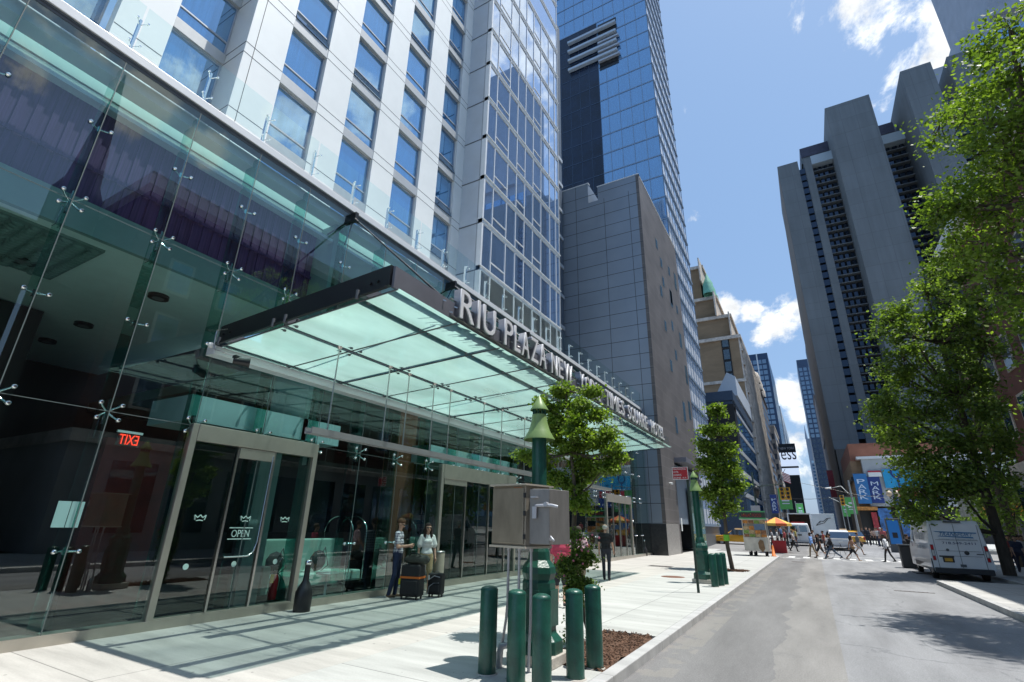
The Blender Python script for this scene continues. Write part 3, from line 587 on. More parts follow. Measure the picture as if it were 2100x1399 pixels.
f=MB(); f.prism([(XI+.15,cz(XI)+.08),(XO-.03,cz(XO)+.08),(XO-.03,cz(XO)+.30),(XI+.15,cz(XI)+.30)],1,C1-.08,C1); f.build('end_beam',darkmetal,can)
ysj=[C0]+[C0+.05+i*1.4525 for i in range(1,12)]+[C1]
for i,(a,b) in enumerate(zip(ysj[:-1],ysj[1:])):
    for x0,x1 in ((XI,-7.47),(-7.45,XO+.12)):
        MB().quad((x0,a+.012,cz(x0)),(x1,a+.012,cz(x1)),(x1,b-.012,cz(x1)),(x0,b-.012,cz(x0))).build('canopy_panel',canG,can)
    if i and i%3==2:
        q=MB(); q.prism([(XI+.1,cz(XI)+.1),(XO-.05,cz(XO)+.1),(XO-.05,cz(XO)+.3),(XI+.1,cz(XI)+.3)],1,a-.04,a+.04); q.build('cross_beam',beamG,can)
    q=MB(); q.bar((XI+.05,a,cz(XI)-.006),(XO+.1,a,cz(XO)-.006),.028,.014) 
    for x in (-5.6,-7.3,-7.62,-9.2):
        for dy in (-.12,.12): q.cyl((x,a+dy,cz(x)-.03),(x,a+dy,cz(x)+.12),.03,n=8)
    q.build('joint_strip',darkgrey,can)
q=MB(); q.bar((-7.46,C0,cz(-7.46)+.12),(-7.46,C1,cz(-7.46)+.12),.09,.16); q.bar((-5.62,C0,cz(-5.6)+.16),(-5.62,C1,cz(-5.6)+.16),.12,.18); q.bar((-9.2,C0,cz(-9.2)+.16),(-9.2,C1,cz(-9.2)+.16),.12,.18); q.bar((-7.46,C0,cz(-7.46)-.012),(-7.46,C1,cz(-7.46)-.012),.03,.016); q.build('purlins',beamG,can)
q=MB(); q.box(XI-.05,XI+.22,C0-.12,C1,4.62,4.79); q.build('wall_gutter',alu,can,bevel=.01)
# hanging rail on rods
q=MB(); q.box(-7.56,-7.36,5.75,21.5,3.16,3.20); q.box(-7.56,-7.53,5.75,21.5,3.2,3.27); q.box(-7.39,-7.36,5.75,21.5,3.2,3.27); q.build('hanging_rail',std('pale metal channel',(.42,.40,.42),.4,.5,.05),can)
for y in (6.15,7.56,8.19,9.1,9.77,11.33,12.3,13.7,15.0,16.2,17.7,19.1,20.5):
    q=MB(); q.cyl((-7.46,y,3.2),(-7.46,y,cz(-7.46)),.014,n=8); q.tube([(-7.46,y,cz(-7.46)-.05),(-7.46,y,cz(-7.46))],[.03,.06],8); q.build('hanger_rod',steel,can)
# tie rods up to the facade
for y0,y1 in ((7.67,6.4),(12.2,10.9),(12.2,13.5),(17.6,16.2),(17.6,18.9)):
    q=MB(); q.cyl((FX+.1,y0,9.4),(XO-.15,y1,5.5),.022,n=8); q.cyl((FX+.1,y0,9.4),(FX+.4,y0+(y1-y0)*.07,9.12),.04,n=8); q.build('tie_rod',darkmetal,can)
for y0 in (7.67,12.2,17.6):
    q=MB(); q.box(FX-.3,FX+.2,y0-.05,y0+.05,9.28,9.55)
    for d in (-.3,.3): q.cyl((FX-.5,y0+d,8.9),(FX+.1,y0,9.4),.02,n=6)
    q.build('rod_anchor',darkmetal,can)
# raised letters on the canopy edge
letm=std('white letter faces',(.80,.80,.82),.35,.2,.02); lets=std('letter returns',(.28,.29,.33),.3,.6,.05)
sg=E('hotel_sign',(-4.9,13.9,5.1),'raised white letters reading RIU PLAZA NEW YORK TIMES SQUARE HOTEL on the canopy','sign')
words=(('RIU',6.42,7.72,.56),('PLAZA',7.98,9.98,.56),('NEW',10.2,11.55,.50),('YORK',11.95,13.6,.50),('TIMES',14.0,15.85,.50),('SQUARE',16.2,18.65,.50),('HOTEL',19.1,21.2,.50))
wts={'I':.35,'M':1.35,'W':1.5,'L':.75,'E':.8,'S':.8,'T':.85,'J':.6}
for wd,a,b,h in words:
    tot=sum(wts.get(c,1) for c in wd); y=a
    for c in wd:
        ww=(b-a)*wts.get(c,1)/tot; wi=ww*.80 if c!='I' else .075
        zc=5.15+h/2
        o=text(c,'letter',.6,FACE_STREET((-4.86,y+ww/2,zc)),letm,sg,.012,wid=wi,hei=h)
        s=text(c,'letter_return',.6,FACE_STREET((-4.945,y+ww/2,zc)),lets,o,.07,wid=wi*.99,hei=h*.99)
        y+=ww
q=MB(); q.box(-4.96,-4.92,6.3,21.3,5.12,5.15); q.box(-4.99,-4.95,6.3,21.3,5.46,5.48)
y=6.0
while y<21.6: q.bar((-5.2,y,5.46),(-4.9,y+.12,5.32),.02,.02); q.bar((-5.25,y+.2,5.34),(-4.9,y+.32,5.18),.02,.02); y+=.33
q.build('sign_brackets',steel,sg)
# flood lamp + bracket at canopy corner, menu, exit sign etc.
fl_=E('flood_lamp',(-9.1,5.2,4.55),'small black flood lamp hanging on an arm from the near corner of the canopy','lamp')
q=MB(); q.tube([(-9.35,4.8,4.95),(-9.3,4.78,4.72),(-9.05,4.98,4.62),(-8.9,5.12,4.6)],.012,6); q.tube([(-9.35,4.8,4.95),(-9.35,4.8,5.1),(-9.05,4.82,5.08)],.015,6); q.build('bracket_arm',steel,fl_)
q=MB(); q.tube([(-8.98,5.02,4.50),(-8.88,5.2,4.50),(-8.84,5.27,4.5)],[.075,.085,.10],12); q.box(-8.99,-8.9,5.0,5.08,4.55,4.6); q.build('lamp_head',darkmetal,fl_)
q=MB(); q.ball((-9.4,4.78,4.80),.06,8); q.build('white_globe',whitepanel,fl_)
# ---------------- grey and brown clad building next door
gb=E('stone_clad_building',(-16,42,0),'dark blue-grey panelled block with a brown stone street side and tiny windows beyond the hotel','building')
greyp=std('blue grey cladding',(.23,.28,.34),.42,.35,.08,.35); 
m,nt,out=mk('brown stone cladding'); L=nt.links.new
b=nn(nt,'ShaderNodeBsdfPrincipled',Roughness=.45); g=nn(nt,'ShaderNodeNewGeometry'); sp=nn(nt,'ShaderNodeSeparateXYZ'); cb=nn(nt,'ShaderNodeCombineXYZ'); L(g.outputs[0],sp.inputs[0]); L(sp.outputs[1],cb.inputs[0]); L(sp.outputs[2],cb.inputs[1])
bt=nn(nt,'ShaderNodeTexBrick',Scale=1.); bt.inputs['Color1'].default_value=(.098,.09,.088,1); bt.inputs['Color2'].default_value=(.125,.115,.112,1); bt.inputs['Mortar'].default_value=(.19,.18,.178,1); bt.inputs['Mortar Size'].default_value=.012; bt.inputs['Brick Width'].default_value=1.35; bt.inputs['Row Height'].default_value=.72; bt.offset=0; L(cb.outputs[0],bt.inputs['Vector'])
nz=nn(nt,'ShaderNodeTexNoise',Scale=.5,Detail=5.); L(g.outputs[0],nz.inputs[0]); mr=nn(nt,'ShaderNodeMapRange'); mr.inputs['To Min'].default_value=.7; mr.inputs['To Max'].default_value=1.3; L(nz.outputs['Fac'],mr.inputs['Value']); v=nn(nt,'ShaderNodeVectorMath',operation='SCALE'); L(bt.outputs[0],v.inputs[0]); L(mr.outputs[0],v.inputs['Scale']); L(v.outputs[0],b.inputs['Base Color']); L(b.outputs[0],out.inputs[0]); brown=m
GX,G0,G1,GT=-8.5,35.5,49.4,30.3
q=MB(); q.box(-26,GX-.25,G0,G1,2.0,GT-1.4); q.box(-26,-13.1,G0,G1-2,GT-1.4,GT+.7); q.box(-12.2,GX-.25,G0,G0+4,GT-1.4,GT); q.box(-10.8,GX-.25,G0+.02,G0+.4,0,2.0) ; q.build('panelled_wall',greyp,gb)
q=MB(); q.box(GX-.25,GX,G0,39.6,2.0,GT); q.box(GX-.25,GX,39.6,G1,6.4,GT-.2); q.box(GX-.25,GX,47.6,G1,0,6.4); q.box(GX-.25,GX,39.2,39.6,0,2.0); q.build('stone_wall',brown,gb)
blk=std('polished black granite',(.035,.037,.04),.15,0,.2,8)
q=MB(); q.box(-12,GX-.02,G0-.02,G0+.3,0,1.95); q.build('granite_base',blk,gb); q=MB(); q.box(GX-.3,GX-.004,G0-.015,39.2,0,1.98); q.build('granite_base_side',std('grey granite',(.26,.25,.24),.35,0,.3,9),gb)
q=MB()
for z in [3.25+1.2*i for i in range(23)]:
    if z<GT: q.box(-26,GX-.01,G0-.004,G0+.01,z-.022,z+.022)
for x in (-9.45,-11.65,-14.3,-17.,-19.7,-22.4): q.box(x-.02,x+.02,G0-.004,G0+.01,1.98,GT-1.4)
for x in (-14.3,-17,-19.7): q.box(x-.02,x+.02,G0-.004,G0+.01,GT-1.4,GT+.7)
q.build('panel_joints',std('cladding shadow gap',(.05,.06,.075),.7,0,0),gb)
q=MB(); q.box(-26,-13.05,G0-.03,G0+.35,GT+.7,GT+.78); q.box(-12.25,GX+.03,G0-.03,G0+.35,GT,GT+.08); q.box(GX-.3,GX+.03,G0,G1,GT,GT+.06); q.build('parapet_cap',alu,gb)
winblue=mirror_glass('small blue window',(.05,.12,.18),.45,(.7,.85,1),0)
for px in [(590,50,1.4),(645,165,.8),(535,320,.9),(600,320,.9),(680,460,1.5),(635,600,.9),(590,700,1.),(735,790,1.8),(715,1140,1.7),(765,1130,1.7),(640,1270,1.3)]:
    p=at(1250+px[0]*.2144,600+px[1]*.2144,0,GX); w_=.30 if px[2]<1.35 else .42
    if abs(p[1]-48.4)<.3: w_=.4
    o=MB().box(GX-.1,GX+.015,p[1]-w_-.06,p[1]+w_+.06,p[2]-px[2]/2-.06,p[2]+px[2]/2+.06).build('window',darkgrey,gb); MB().box(GX+.016,GX+.022,p[1]-w_,p[1]+w_,p[2]-px[2]/2,p[2]+px[2]/2).build('pane',winblue,o)
for x,y,h in ((1055,750,.9),(1100,930,.9),(1175,1010,.9),(1120,1110,.9),(1100,1200,1.),(1235,1110,1.8),(1195,1270,1.7)):
    p=at(1120+x*.2144,340+y*.2144,0,GX); w_=.3 if h<1.2 else .42
    o=MB().box(GX-.1,GX+.015,p[1]-w_-.06,p[1]+w_+.06,p[2]-h/2-.06,p[2]+h/2+.06).build('window',darkgrey,gb); MB().box(GX+.016,GX+.022,p[1]-w_,p[1]+w_,p[2]-h/2,p[2]+h/2).build('pane',winblue,o)
q=MB(); q.box(GX-3,GX-2.8,39.6,47.6,0,6.4); q.box(GX-2.9,GX-.2,39.6,47.6,-.02,.02); q.build('recessed_entrance_wall',darkmetal,gb)
q=MB(); q.box(GX-.3,GX+.9,39.5,G1,6.4,6.75); q.box(GX-.3,GX+.2,39.5,G1,5.6,5.8); q.build('entrance_hood',beamG,gb)
q=MB(); q.box(GX-1.6,GX-1.5,41,41.5,.1,4.2); q.build('lit_door_strip',std('pale olive glass',(.35,.36,.22),.4),gb)
q=MB(); q.box(GX-.05,GX+.05,44,G1,.3,4.8); q.build('shop_glazing',mirror_glass('shop glass',(.2,.3,.28),.4,(.7,.95,.9),.5),gb)
q=MB(); q.box(GX-.02,GX+.02,40.0,40.3,1.5,2.4); q.build('notice',whitepanel,gb)
q=MB(); q.tube([(GX+.02,37.3,4.7),(GX+.25,37.2,4.65)],[.06,.08],8); q.build('wall_camera',whitepanel,gb)
# ---------------- generic buildings
def building(name,label,box,wallm,faces,glassm,fh=3.2,ww=1.4,gap=1.1,wh=1.6,z_from=4,cap=True,wallname='wall',capm=None,maxrows=40):
    x0,x1,y0,y1,z0,z1=box
    B=E(name,((x0+x1)/2,(y0+y1)/2,z0),label,'building')
    q=MB(); q.box(x0,x1,y0,y1,z0,z1); q.build(wallname,wallm,B)
    if cap: q=MB(); q.box(x0-.3,x1+.3,y0-.3,y1+.3,z1,z1+.6); q.build('roof_cornice',capm or wallm,B)
    n=int((z1-z_from-.5)/fh)
    for k in range(min(n,maxrows)):
        z=z_from+k*fh; q=MB()
        for fc in faces:
            if fc in 'XW': lo,hi=y0,y1
            else: lo,hi=x0,x1
            a=lo+gap*.7
            while a+ww<hi-.2:
                if fc=='W': q.quad((x0-.04,a,z),(x0-.04,a+ww,z),(x0-.04,a+ww,z+wh),(x0-.04,a,z+wh))
                elif fc=='X': q.quad((x1+.04,a,z),(x1+.04,a+ww,z),(x1+.04,a+ww,z+wh),(x1+.04,a,z+wh))
                else: q.quad((a,y0-.04,z),(a+ww,y0-.04,z),(a+ww,y0-.04,z+wh),(a,y0-.04,z+wh))
                a+=ww+gap
        if q.v: q.build('window_row',glassm,B)
    return B
# blue glass tower with a dark notch
tb=E('blue_glass_tower',(-18,55,0),'tall blue glass tower with a dark vertical notch and white balcony bars','building')
TX,TY0,TY1,TZ=-9.0,49.6,61.6,112
towG=mirror_glass('blue curtain wall',(.04,.16,.36),.38,(.62,.82,1),.35,.05,.06); towD=std('dark curtain wall',(.006,.016,.04),.25,0,.5,.35)
towS=std('silver curtain panel',(.62,.66,.72),.35,.3,.06,.6)
q=MB(); q.box(-30,TX-.05,TY0+.05,TY1-.05,0,TZ); q.build('tower_core',darkgrey,tb)
zf=2.0; k=0
while zf<TZ-3:
    z1=zf+2.95
    q=MB(); xl=-30 if zf>69 else -16.1
    q.quad((xl,TY0,zf+.12),(TX,TY0,zf+.12),(TX,TY0,z1),(xl,TY0,z1)); 
    q.build('glazing_band',towG,tb)
    q=MB(); q.quad((TX,TY0,zf+.12),(TX,TY1,zf+.12),(TX,TY1,zf+1.5),(TX,TY0,zf+1.5)); q.build('silver_spandrel',towS,tb)
    q=MB(); q.quad((TX,TY0,zf+1.5),(TX,TY1,zf+1.5),(TX,TY1,z1),(TX,TY0,z1)); q.build('side_glazing',mirror_glass('pale side glass',(.30,.38,.5),.35,(.85,.92,1),.5) if 'pale side glass' not in MATS else MATS['pale side glass'],tb)
    zf=z1; k+=1
q=MB(); zf=2.0
while zf<TZ-3:
    q.box(-30 if zf>69 else -16.1,TX+.02,TY0-.05,TY0+.02,zf-.04,zf+.12); q.box(TX-.03,TX+.14,TY0,TY1,zf-.1,zf+.14); zf+=2.95
for i in range(14):
    x=-9-.0-i*1.5; q.box(x-.03,x+.03,TY0-.03,TY0+.01,70.5 if x<-16.2 else 2,TZ) 
for i in range(9): y=TY0+i*1.5; q.box(TX,TX+.05,y-.03,y+.03,2,TZ)
q.build('mullion_grid',std('tower mullion',(.22,.30,.40),.4,.4,0),tb)
q=MB(); q.quad((-30,TY0-.01,0),(-16.1,TY0-.01,0),(-16.1,TY0-.01,69.97),(-30,TY0-.01,69.97)); q.build('dark_notch_glazing',towD,tb)
q=MB(); zf=2.0
while zf<70: q.box(-30,-16.1,TY0-.04,TY0,zf-.05,zf+.06); zf+=2.95
for i in range(10): x=-16.1-i*1.4; q.box(x-.03,x+.03,TY0-.04,TY0,0,69.97)
q.build('notch_mullions',std('dark mullion',(.05,.08,.13),.4,.3,0),tb)
q=MB(); q.box(-15.9,-13.2,TY0-.05,TY0-.02,60.5,69.2); q.build('balcony_recess',darkmetal,tb)
for z in (67.9,66.2,64.4,62.6): MB().box(-20.4,-13.2,TY0-.6,TY0-.1,z-.17,z+.2).build('balcony_bar',std('pale blue balcony bar',(.42,.50,.58),.5,0,.05) if 'pale blue balcony bar' not in MATS else MATS['pale blue balcony bar'],tb)
for z in (65.3,63.6,61.9): MB().box(-15.9,-12.9,TY0-.5,TY0-.1,z-.2,z+.1).build('balcony_rail',alugrey,tb)
# ---------------- far left side
dkg=mirror_glass('dark office glass',(.02,.04,.07),.3,(.6,.75,.9),0); grayst=std('weathered limestone',(.42,.39,.35),.8,0,.2,.3); navy=std('navy metal panel',(.05,.08,.13),.4,.4,.1)
navyb=E('dark_corner_building',(-14,100,0),'low navy building with diagonal-looking silver bands behind the far sidewalk tree','building')
q=MB(); q.box(-24,-8.6,87,119,0,23); q.build('wall',navy,navyb)
for z in (3,6.4,9.8,13.2,16.6,20): 
    o=MB().box(-8.62,-8.4,87.2,119,z,z+.7).build('silver_band',alugrey,navyb); MB().box(-8.6,-8.5,87.2,119,z+.7,z+3.3).build('ribbon_glass',dkg,navyb)
MB().box(-24.3,-8.3,86.7,119,21.6,23.2).build('roof_fascia',navy,navyb)
MB().box(-19,-8.4,86.9,90,14,21).build('entry_void',darkmetal,navyb)
q=MB(); q.prism([(-12,24),(-8.2,24),(-8.2,27.5),(-9.5,28.4)],1,76+18,120); q.build('sloped_roof_slab',std('pale roof slab',(.42,.48,.55),.5,0,.05),navyb)
# ornate stepped brick and stone building
orn=E('stepped_brick_building',(-16,140,0),'tall tan brick building with stepped cornices and carved pale stone street front','building')
tan=std('tan brick',(.27,.19,.115),.85,0,.15,.25,stretch=(1,1,3)); stone=std('carved pale stone',(.55,.50,.44),.8,0,.35,.9); cop=std('verdigris copper',(.16,.42,.32),.7,0,.2,1)
yo=122; tiers=((-8.5,45.4),(-10.0,51.6),(-12.8,57.8),(-15.4,68.0)); prev=0
for i,(x,z) in enumerate(tiers):
    MB().box(-30,x-.3,yo+i*1.5,165,prev,z).build('brick_tier',tan,orn)
    MB().box(-30,x+.35,yo-.5+i*1.5,165,z-1.,z-.2).build('stone_cornice',stone,orn); prev=z-.2
for x,z in tiers: MB().box(x-.3,x,yo,172,0 if z<46 else z-6.6,z).build('stone_front',stone,orn)
for j in range(20):
    MB().box(-8.5,-8.1,yo+2+j*2.3,yo+3+j*2.3,3,45).build('stone_pilaster',stone,orn)
for k in range(12):
    q=MB(); z=5+k*3.4
    for j in range(20): q.box(-8.52,-8.46,yo+3.2+j*2.3,yo+4.1+j*2.3,z,z+1.9)
    q.build('window_row',dkg,orn); MB().box(-8.5,-8.2,yo,168,z+2.3,z+2.6).build('string_course',stone,orn)
for k in range(4):
    p=at(1487+k*3.4,702+k*25,1,yo-.05); o=MB().box(p[0]-.9,p[0]+.9,yo-.1,yo+.1,p[2]-1.5,p[2]+1.5).build('window',darkmetal,orn); MB().box(p[0]-.65,p[0]+.65,yo-.14,yo-.1,p[2]-1.2,p[2]+1.2).build('pane',winblue,o)
for z in (34.2,): MB().box(-26,-8.3,yo-.3,yo+.1,z-.5,z+.2).build('stone_band',stone,orn)
for y in (124,128,133): MB().lathe([(1.4,0),(1.2,3),(.5,4.6),(.05,6)],(-14.2,y,58),8).build('copper_turret',cop,orn)
MB().box(-16.2,-15.6,yo+4.5,160,58,64).build('copper_roof_edge',cop,orn)
# receding left row
B_=building
DBB=B_('dark_brick_building','dark narrow brick building with round-topped dormers left of the street end',(-24,-8.9,173,215,0,46),std('soot dark brick',(.07,.06,.06),.8,0,.2,.3),'XS',dkg,3.4,1.3,1.2,1.8)
for y in (176,186,197): MB().lathe([(1.7,0),(1.7,2),(1.2,3.6),(.05,4.4)],(-9.6,y,46.7),10).build('roof_dome',stone,DBB)
DGT=B_('dark_glass_tower','tall navy glass tower with one pale vertical stripe at the left row end',(-21,-9.0,340,420,0,108),std('deep navy glass wall',(.03,.06,.12),.3,.3,.1,.2),'XS',dkg,3.6,2.2,.5,2.6,maxrows=28,cap=False)
MB().box(-15.6,-14.9,339.4,340,78,108).build('light_stripe',alu,DGT)
B_('pale_setback_tower','pale grey slab tower far down the left side of the street',(-22,-8.6,430,590,0,92),std('pale concrete tower',(.45,.5,.55),.7,0,.1,.2),'XS',winblue,3.6,2,1.5,1.8,maxrows=24,cap=False)
B_('beige_loft_building','beige loft building with dark windows above the black billboard',(-17,-8.0,226,260,0,41),std('beige stone',(.36,.32,.28),.8,0,.2,.3),'XS',dkg,4,1.6,1.4,2.2,capm=stone)
B_('grey_ridge_building','small grey building at the far end of the left row',(-20,-7.4,620,700,0,60),grayst,'XS',dkg,4,2,2,2,maxrows=12,cap=False)
# screens
ledW=std('lit white screen',(.4,.45,.5),.5,0,.1,.3,emit=((.62,.74,.95),.75)); ledK=std('black billboard',(.02,.03,.04),.4,0,0); inkW=std('white sign ink',(.75,.77,.8),.5,0,0); inkK=std('black sign ink',(.02,.02,.03),.5,0,0)
bb=E('billboard',(-8,225,20),'tall black and white billboard with large letters ESS at the end of the left row','billboard')
pA=at(1595,911,1,225); pB=at(1618,958,1,225); xa,xb,za,zb=pA[0],pA[0]+5.9,pB[2],pA[2]
MB().box(xa,xb,225,226,za+(zb-za)*.62,zb).build('black_header',ledK,bb); MB().box(xa,xb,225,226,za-3,za+(zb-za)*.62).build('white_panel',ledW,bb)
MB().box(xa+.2,xb-.2,225.3,226.5,0,za-3).build('support_wall',ledK,bb); text('ess','ess_lettering',4,FACE_CAM((xa+3.1,224.9,za+(zb-za)*.50)),inkK,bb,.05,wid=5.2,hei=3.4); text('NEW YORK','headline',2,FACE_CAM((xa+3,224.9,za+(zb-za)*.80)),inkW,bb,.05,wid=5,hei=.9); 
MB().box(xa,xb,224.95,225,za-.4,za+.3).build('dark_rule',inkK,bb)
lc=E('led_column',(-6,240,6),'tall narrow pale blue lit screen column beside the billboard','screen'); MB().box(-7.6,-4.4,238,240,5,za-.2+1).build('screen_face',ledW,lc); MB().box(-7.5,-4.5,237.8,238,9,11).build('cyan_block',std('cyan screen block',(.1,.5,.6),.5,emit=((.1,.6,.75),.6)),lc)
# ---------------- right side
rt=E('concrete_hotel_tower',(25,145,0),'huge grey concrete hotel tower with recessed balcony columns beyond the avenue','building')
con=concrete('board marked concrete',(.27,.295,.30),6.0,60,0,0,.0,(.25,.25,.05)); con=wallgrid('tower concrete',(.165,.185,.195),3.1,4.1,.10,.8,.13); con2=std('tower concrete flank',(.15,.135,.12),.85,0,.1,.2)  # flank concrete darkened and browned: its shade is put into the colour
XL=6.4; YF=130
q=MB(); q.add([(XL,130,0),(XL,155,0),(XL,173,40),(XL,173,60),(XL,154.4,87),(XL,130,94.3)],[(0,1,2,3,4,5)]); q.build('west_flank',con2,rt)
q=MB()
for a,b,zt,yf in ((6.41,11.2,94.3,130),(12.5,14.2,94.2,130),(18.9,28.3,103.4,124),(37.1,39.6,103.2,119.5),(42.4,60,103.0,119.5)):
    q=MB(); q.box(a,b,yf,YF+24,18.5,zt); q.build('concrete_pier',con,rt)
MB().box(33.95,37.1,119.5,150,18.5,103.2).build('wing_flank_pier',con,rt)
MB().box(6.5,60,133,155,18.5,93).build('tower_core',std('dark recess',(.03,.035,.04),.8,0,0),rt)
q=MB()
for i in range(26):
    z=21+i*3.05*1.0
    q.box(6.405,11.21,129.985,130.01,z*1.0-.03,z+.03) if i%2==0 else None; 
    q.box(18.9,28.31,123.985,124.01,z-.03,z+.03) if i%2==0 else None
    q.box(37.1,39.61,119.485,119.51,z-.03,z+.03); q.box(42.39,60,119.485,119.51,z-.03,z+.03)
q.build('pour_joints',std('pour joint',(.17,.185,.19),.9,0,0),rt)
glt=mirror_glass('tower window',(.012,.018,.028),.05,(.6,.75,1),.0); k=0; z=20.5
cyan=std('pale fascia',(.42,.50,.55),.5,0,.05)
while z<91.5:
    for a,b,yb in ((14.2,18.9,131.6),(28.3,33.95,131.6)):
        o=MB().box(a,b,yb-.8,yb+.8,z,z+.22).build('balcony_slab',con,rt); q=MB(); n=4 if a<20 else 4
        for i in range(n):
            w_=(b-a)/n; q.quad((a+i*w_+.22,yb,z+.6),(a+(i+1)*w_-.22,yb,z+.6),(a+(i+1)*w_-.22,yb,z+1.75),(a+i*w_+.22,yb,z+1.75))
        q.build('balcony_windows',glt,o)
    for a,b,yf in ((11.2,12.5,130.4),(39.6,42.4,120)): MB().quad((a,yf,z),(b,yf,z),(b,yf,z+1.5),(a,yf,z+1.5)).build('slot_window',glt,rt) if k%1==0 and yf>125 else MB().quad((a,yf,z),(b,yf,z),(b,yf,z+1.5),(a,yf,z+1.5)).build('slot_window',glt,rt)
    z+=2.05; k+=1
for a,b in ((14.2,18.9),(28.3,33.95)): MB().box(a,b,129.6,133,91.8,94.4).build('pale_fascia',cyan,rt)
MB().box(12.2,33.2,132,150,94.4,96.2).build('roof_drum',con,rt); MB().box(12.4,33.0,131.8,150,96.2,99.2).build('dark_roof_storey',std('dark louvred storey',(.06,.06,.09),.5,.2,.2,2),rt)
MB().lathe([(9,0),(8.6,2.5),(7,4.8),(4,6.3),(.1,7)],(25,146,97.5),24).build('glass_dome',std('grey dome',(.45,.5,.55),.3,.2,.05),rt)
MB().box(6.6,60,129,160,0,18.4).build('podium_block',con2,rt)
# billboard corner building
br=E('red_brick_theatre_building',(14,112,0),'low red brick corner building hung with blue theatre banners','building')
rbr=std('red brick',(.27,.115,.075),.85,0,.2,.6); bufft=std('tan stucco flank',(.30,.20,.12),.85,0,.25,.6)
MB().box(6.9,30,100,126,12.6,15.4).build('brick_upper_storey',rbr,br); MB().box(8.2,30,98.4,99.9,5.5,12.7).build('grey_sign_wall',std('grey painted wall',(.40,.43,.45),.7,0,.1,.4),br)
MB().box(6.8,30,100.01,126,.4,12.6).build('tan_wall',bufft,br); MB().box(6.6,30,99.4,100,.4,5.2).build('dark_shopfront',darkmetal,br)
MB().box(7.6,30.3,98.2,100.2,12.7,13.1).build('pale_cornice',alu,br)
MB().box(6.5,7.4,100,112,9.5,10.1).build('dark_awning',darkmetal,br); MB().box(6.0,8.9,97.6,100,4.9,5.4).build('neon_sign_band',std('orange sign band',(.5,.22,.05),.5,0,.5,3),br)
q=MB(); q.box(8.9,10.6,98.3,98.45,1.2,5.2); q.box(11.2,13,98.3,98.45,1.2,5.0); q.build('blue_posters',std('blue poster',(.05,.16,.40),.5,0,.6,2),br)
MB().box(8.0,8.7,98.2,98.4,1.4,4.6).build('red_poster',std('red poster',(.4,.04,.05),.5,0,.4,3),br)
blueB=std('blue banner cloth',(.03,.17,.42),.6,0,.1,.3); navyB=std('navy banner cloth',(.02,.05,.22),.6,0,.1,.3); inkL=std('pale lettering',(.62,.72,.85),.6,0,0)
def banner(px0,py0,px1,py1,Y,label,body,mat,ink,wd=None,name='theatre_banner',vert=True,th=.12):
    a=at(px0,py0,1,Y); b=at(px1,py1,1,Y); cx=(a[0]+b[0])/2; w_=wd; o=E(name,(cx,Y,b[2]),label,'banner')
    MB().box(cx-w_/2,cx+w_/2,Y-th,Y,b[2],a[2]).build('banner_cloth',mat,o)
    n=len(body); h=(a[2]-b[2]); 
    for i,c in enumerate(body):
        if c!=' ': text(c,'lettering',1,FACE_CAM((cx,Y-th-.02,a[2]-h*(.17+.70*(i+.5)/n))),ink,o,.01,wid=w_*.6,hei=h*.6/n)
    MB().box(cx-w_/2-.2,cx+w_/2,Y-.05,Y+.05,a[2],a[2]+.08).build('banner_bracket',darkgrey,o); return o
banner(1763,972,1774,1033,97.5,'bright blue vertical banner reading PARK on the corner of the red brick building','PARK',blueB,inkL,1.75)
banner(1790,978,1802,1032,98.2,'navy vertical banner reading MARK beside the bright blue one','MARK',navyB,inkL,1.6)
MB_=MB
bd=E('theatre_billboard',(12,98.2,9),'large cyan and blue billboard with a dark ring shape and stem on the grey wall','billboard')
a=at(1808,963,1,98.1); b=at(1812,1001,1,98.1)
MB().box(a[0],a[0]+6.2,98.0,98.2,b[2],a[2]).build('cyan_panel',std('cyan poster',(.02,.33,.62),.5,0,.3,.25),bd)
q=MB(); c=(a[0]+1.7,97.95,b[2]+2.3); q.tube([(c[0]+.62*math.cos(t),97.95,c[2]+.85*math.sin(t)) for t in [i*math.pi/8 for i in range(17)]],.13,6); q.box(c[0]-.07,c[0]+.1,97.9,97.98,b[2],c[2]-.85)
for dx,dz in ((2.1,1.0),(2.9,.3),(2.8,-1.2),(3.6,.9)): q.tube([(c[0]+dx,97.95,c[2]+dz),(c[0]+dx+.35,97.95,c[2]+dz-.1)],[.16,.05],6)
q.build('ring_and_marks',navyB,bd)
o=MB().box(a[0]+1.2,a[0]+6.4,97.9,98.2,b[2]-1.25,b[2]-.05).build('red_strip',std('red strip',(.42,.03,.05),.5,0,0),bd); text('RHYME Mark','strip_lettering',1,FACE_CAM((a[0]+4,97.87,b[2]-.65)),inkW,bd,.01,wid=4,hei=.7)
MB().box(a[0]+.7,a[0]+6.6,97.9,98.2,b[2]-3.1,b[2]-1.3).build('navy_strip',navyB,bd); text('at 44th  8/25','strip_lettering',1,FACE_CAM((a[0]+4,97.87,b[2]-2.6)),inkW,bd,.01,wid=3.6,hei=.4)
o=E('small_poster',(8.9,98.2,11.2),'small white poster with a red top edge above the navy banner','poster'); a=at(1779,966,1,98.15); MB().box(a[0],a[0]+1.7,98.0,98.15,a[2]-.9,a[2]-.25).build('white_field',whitepanel,o); MB().box(a[0],a[0]+1.7,98.0,98.15,a[2]-.25,a[2]).build('red_edge',MATS['red strip'],o)
banner(1700,965,1712,1020,128.5,'narrow dark red vertical banner on the base of the concrete tower','        ',std('dark red banner',(.22,.02,.03),.6,0,.1),inkL,1.1,name='red_banner')
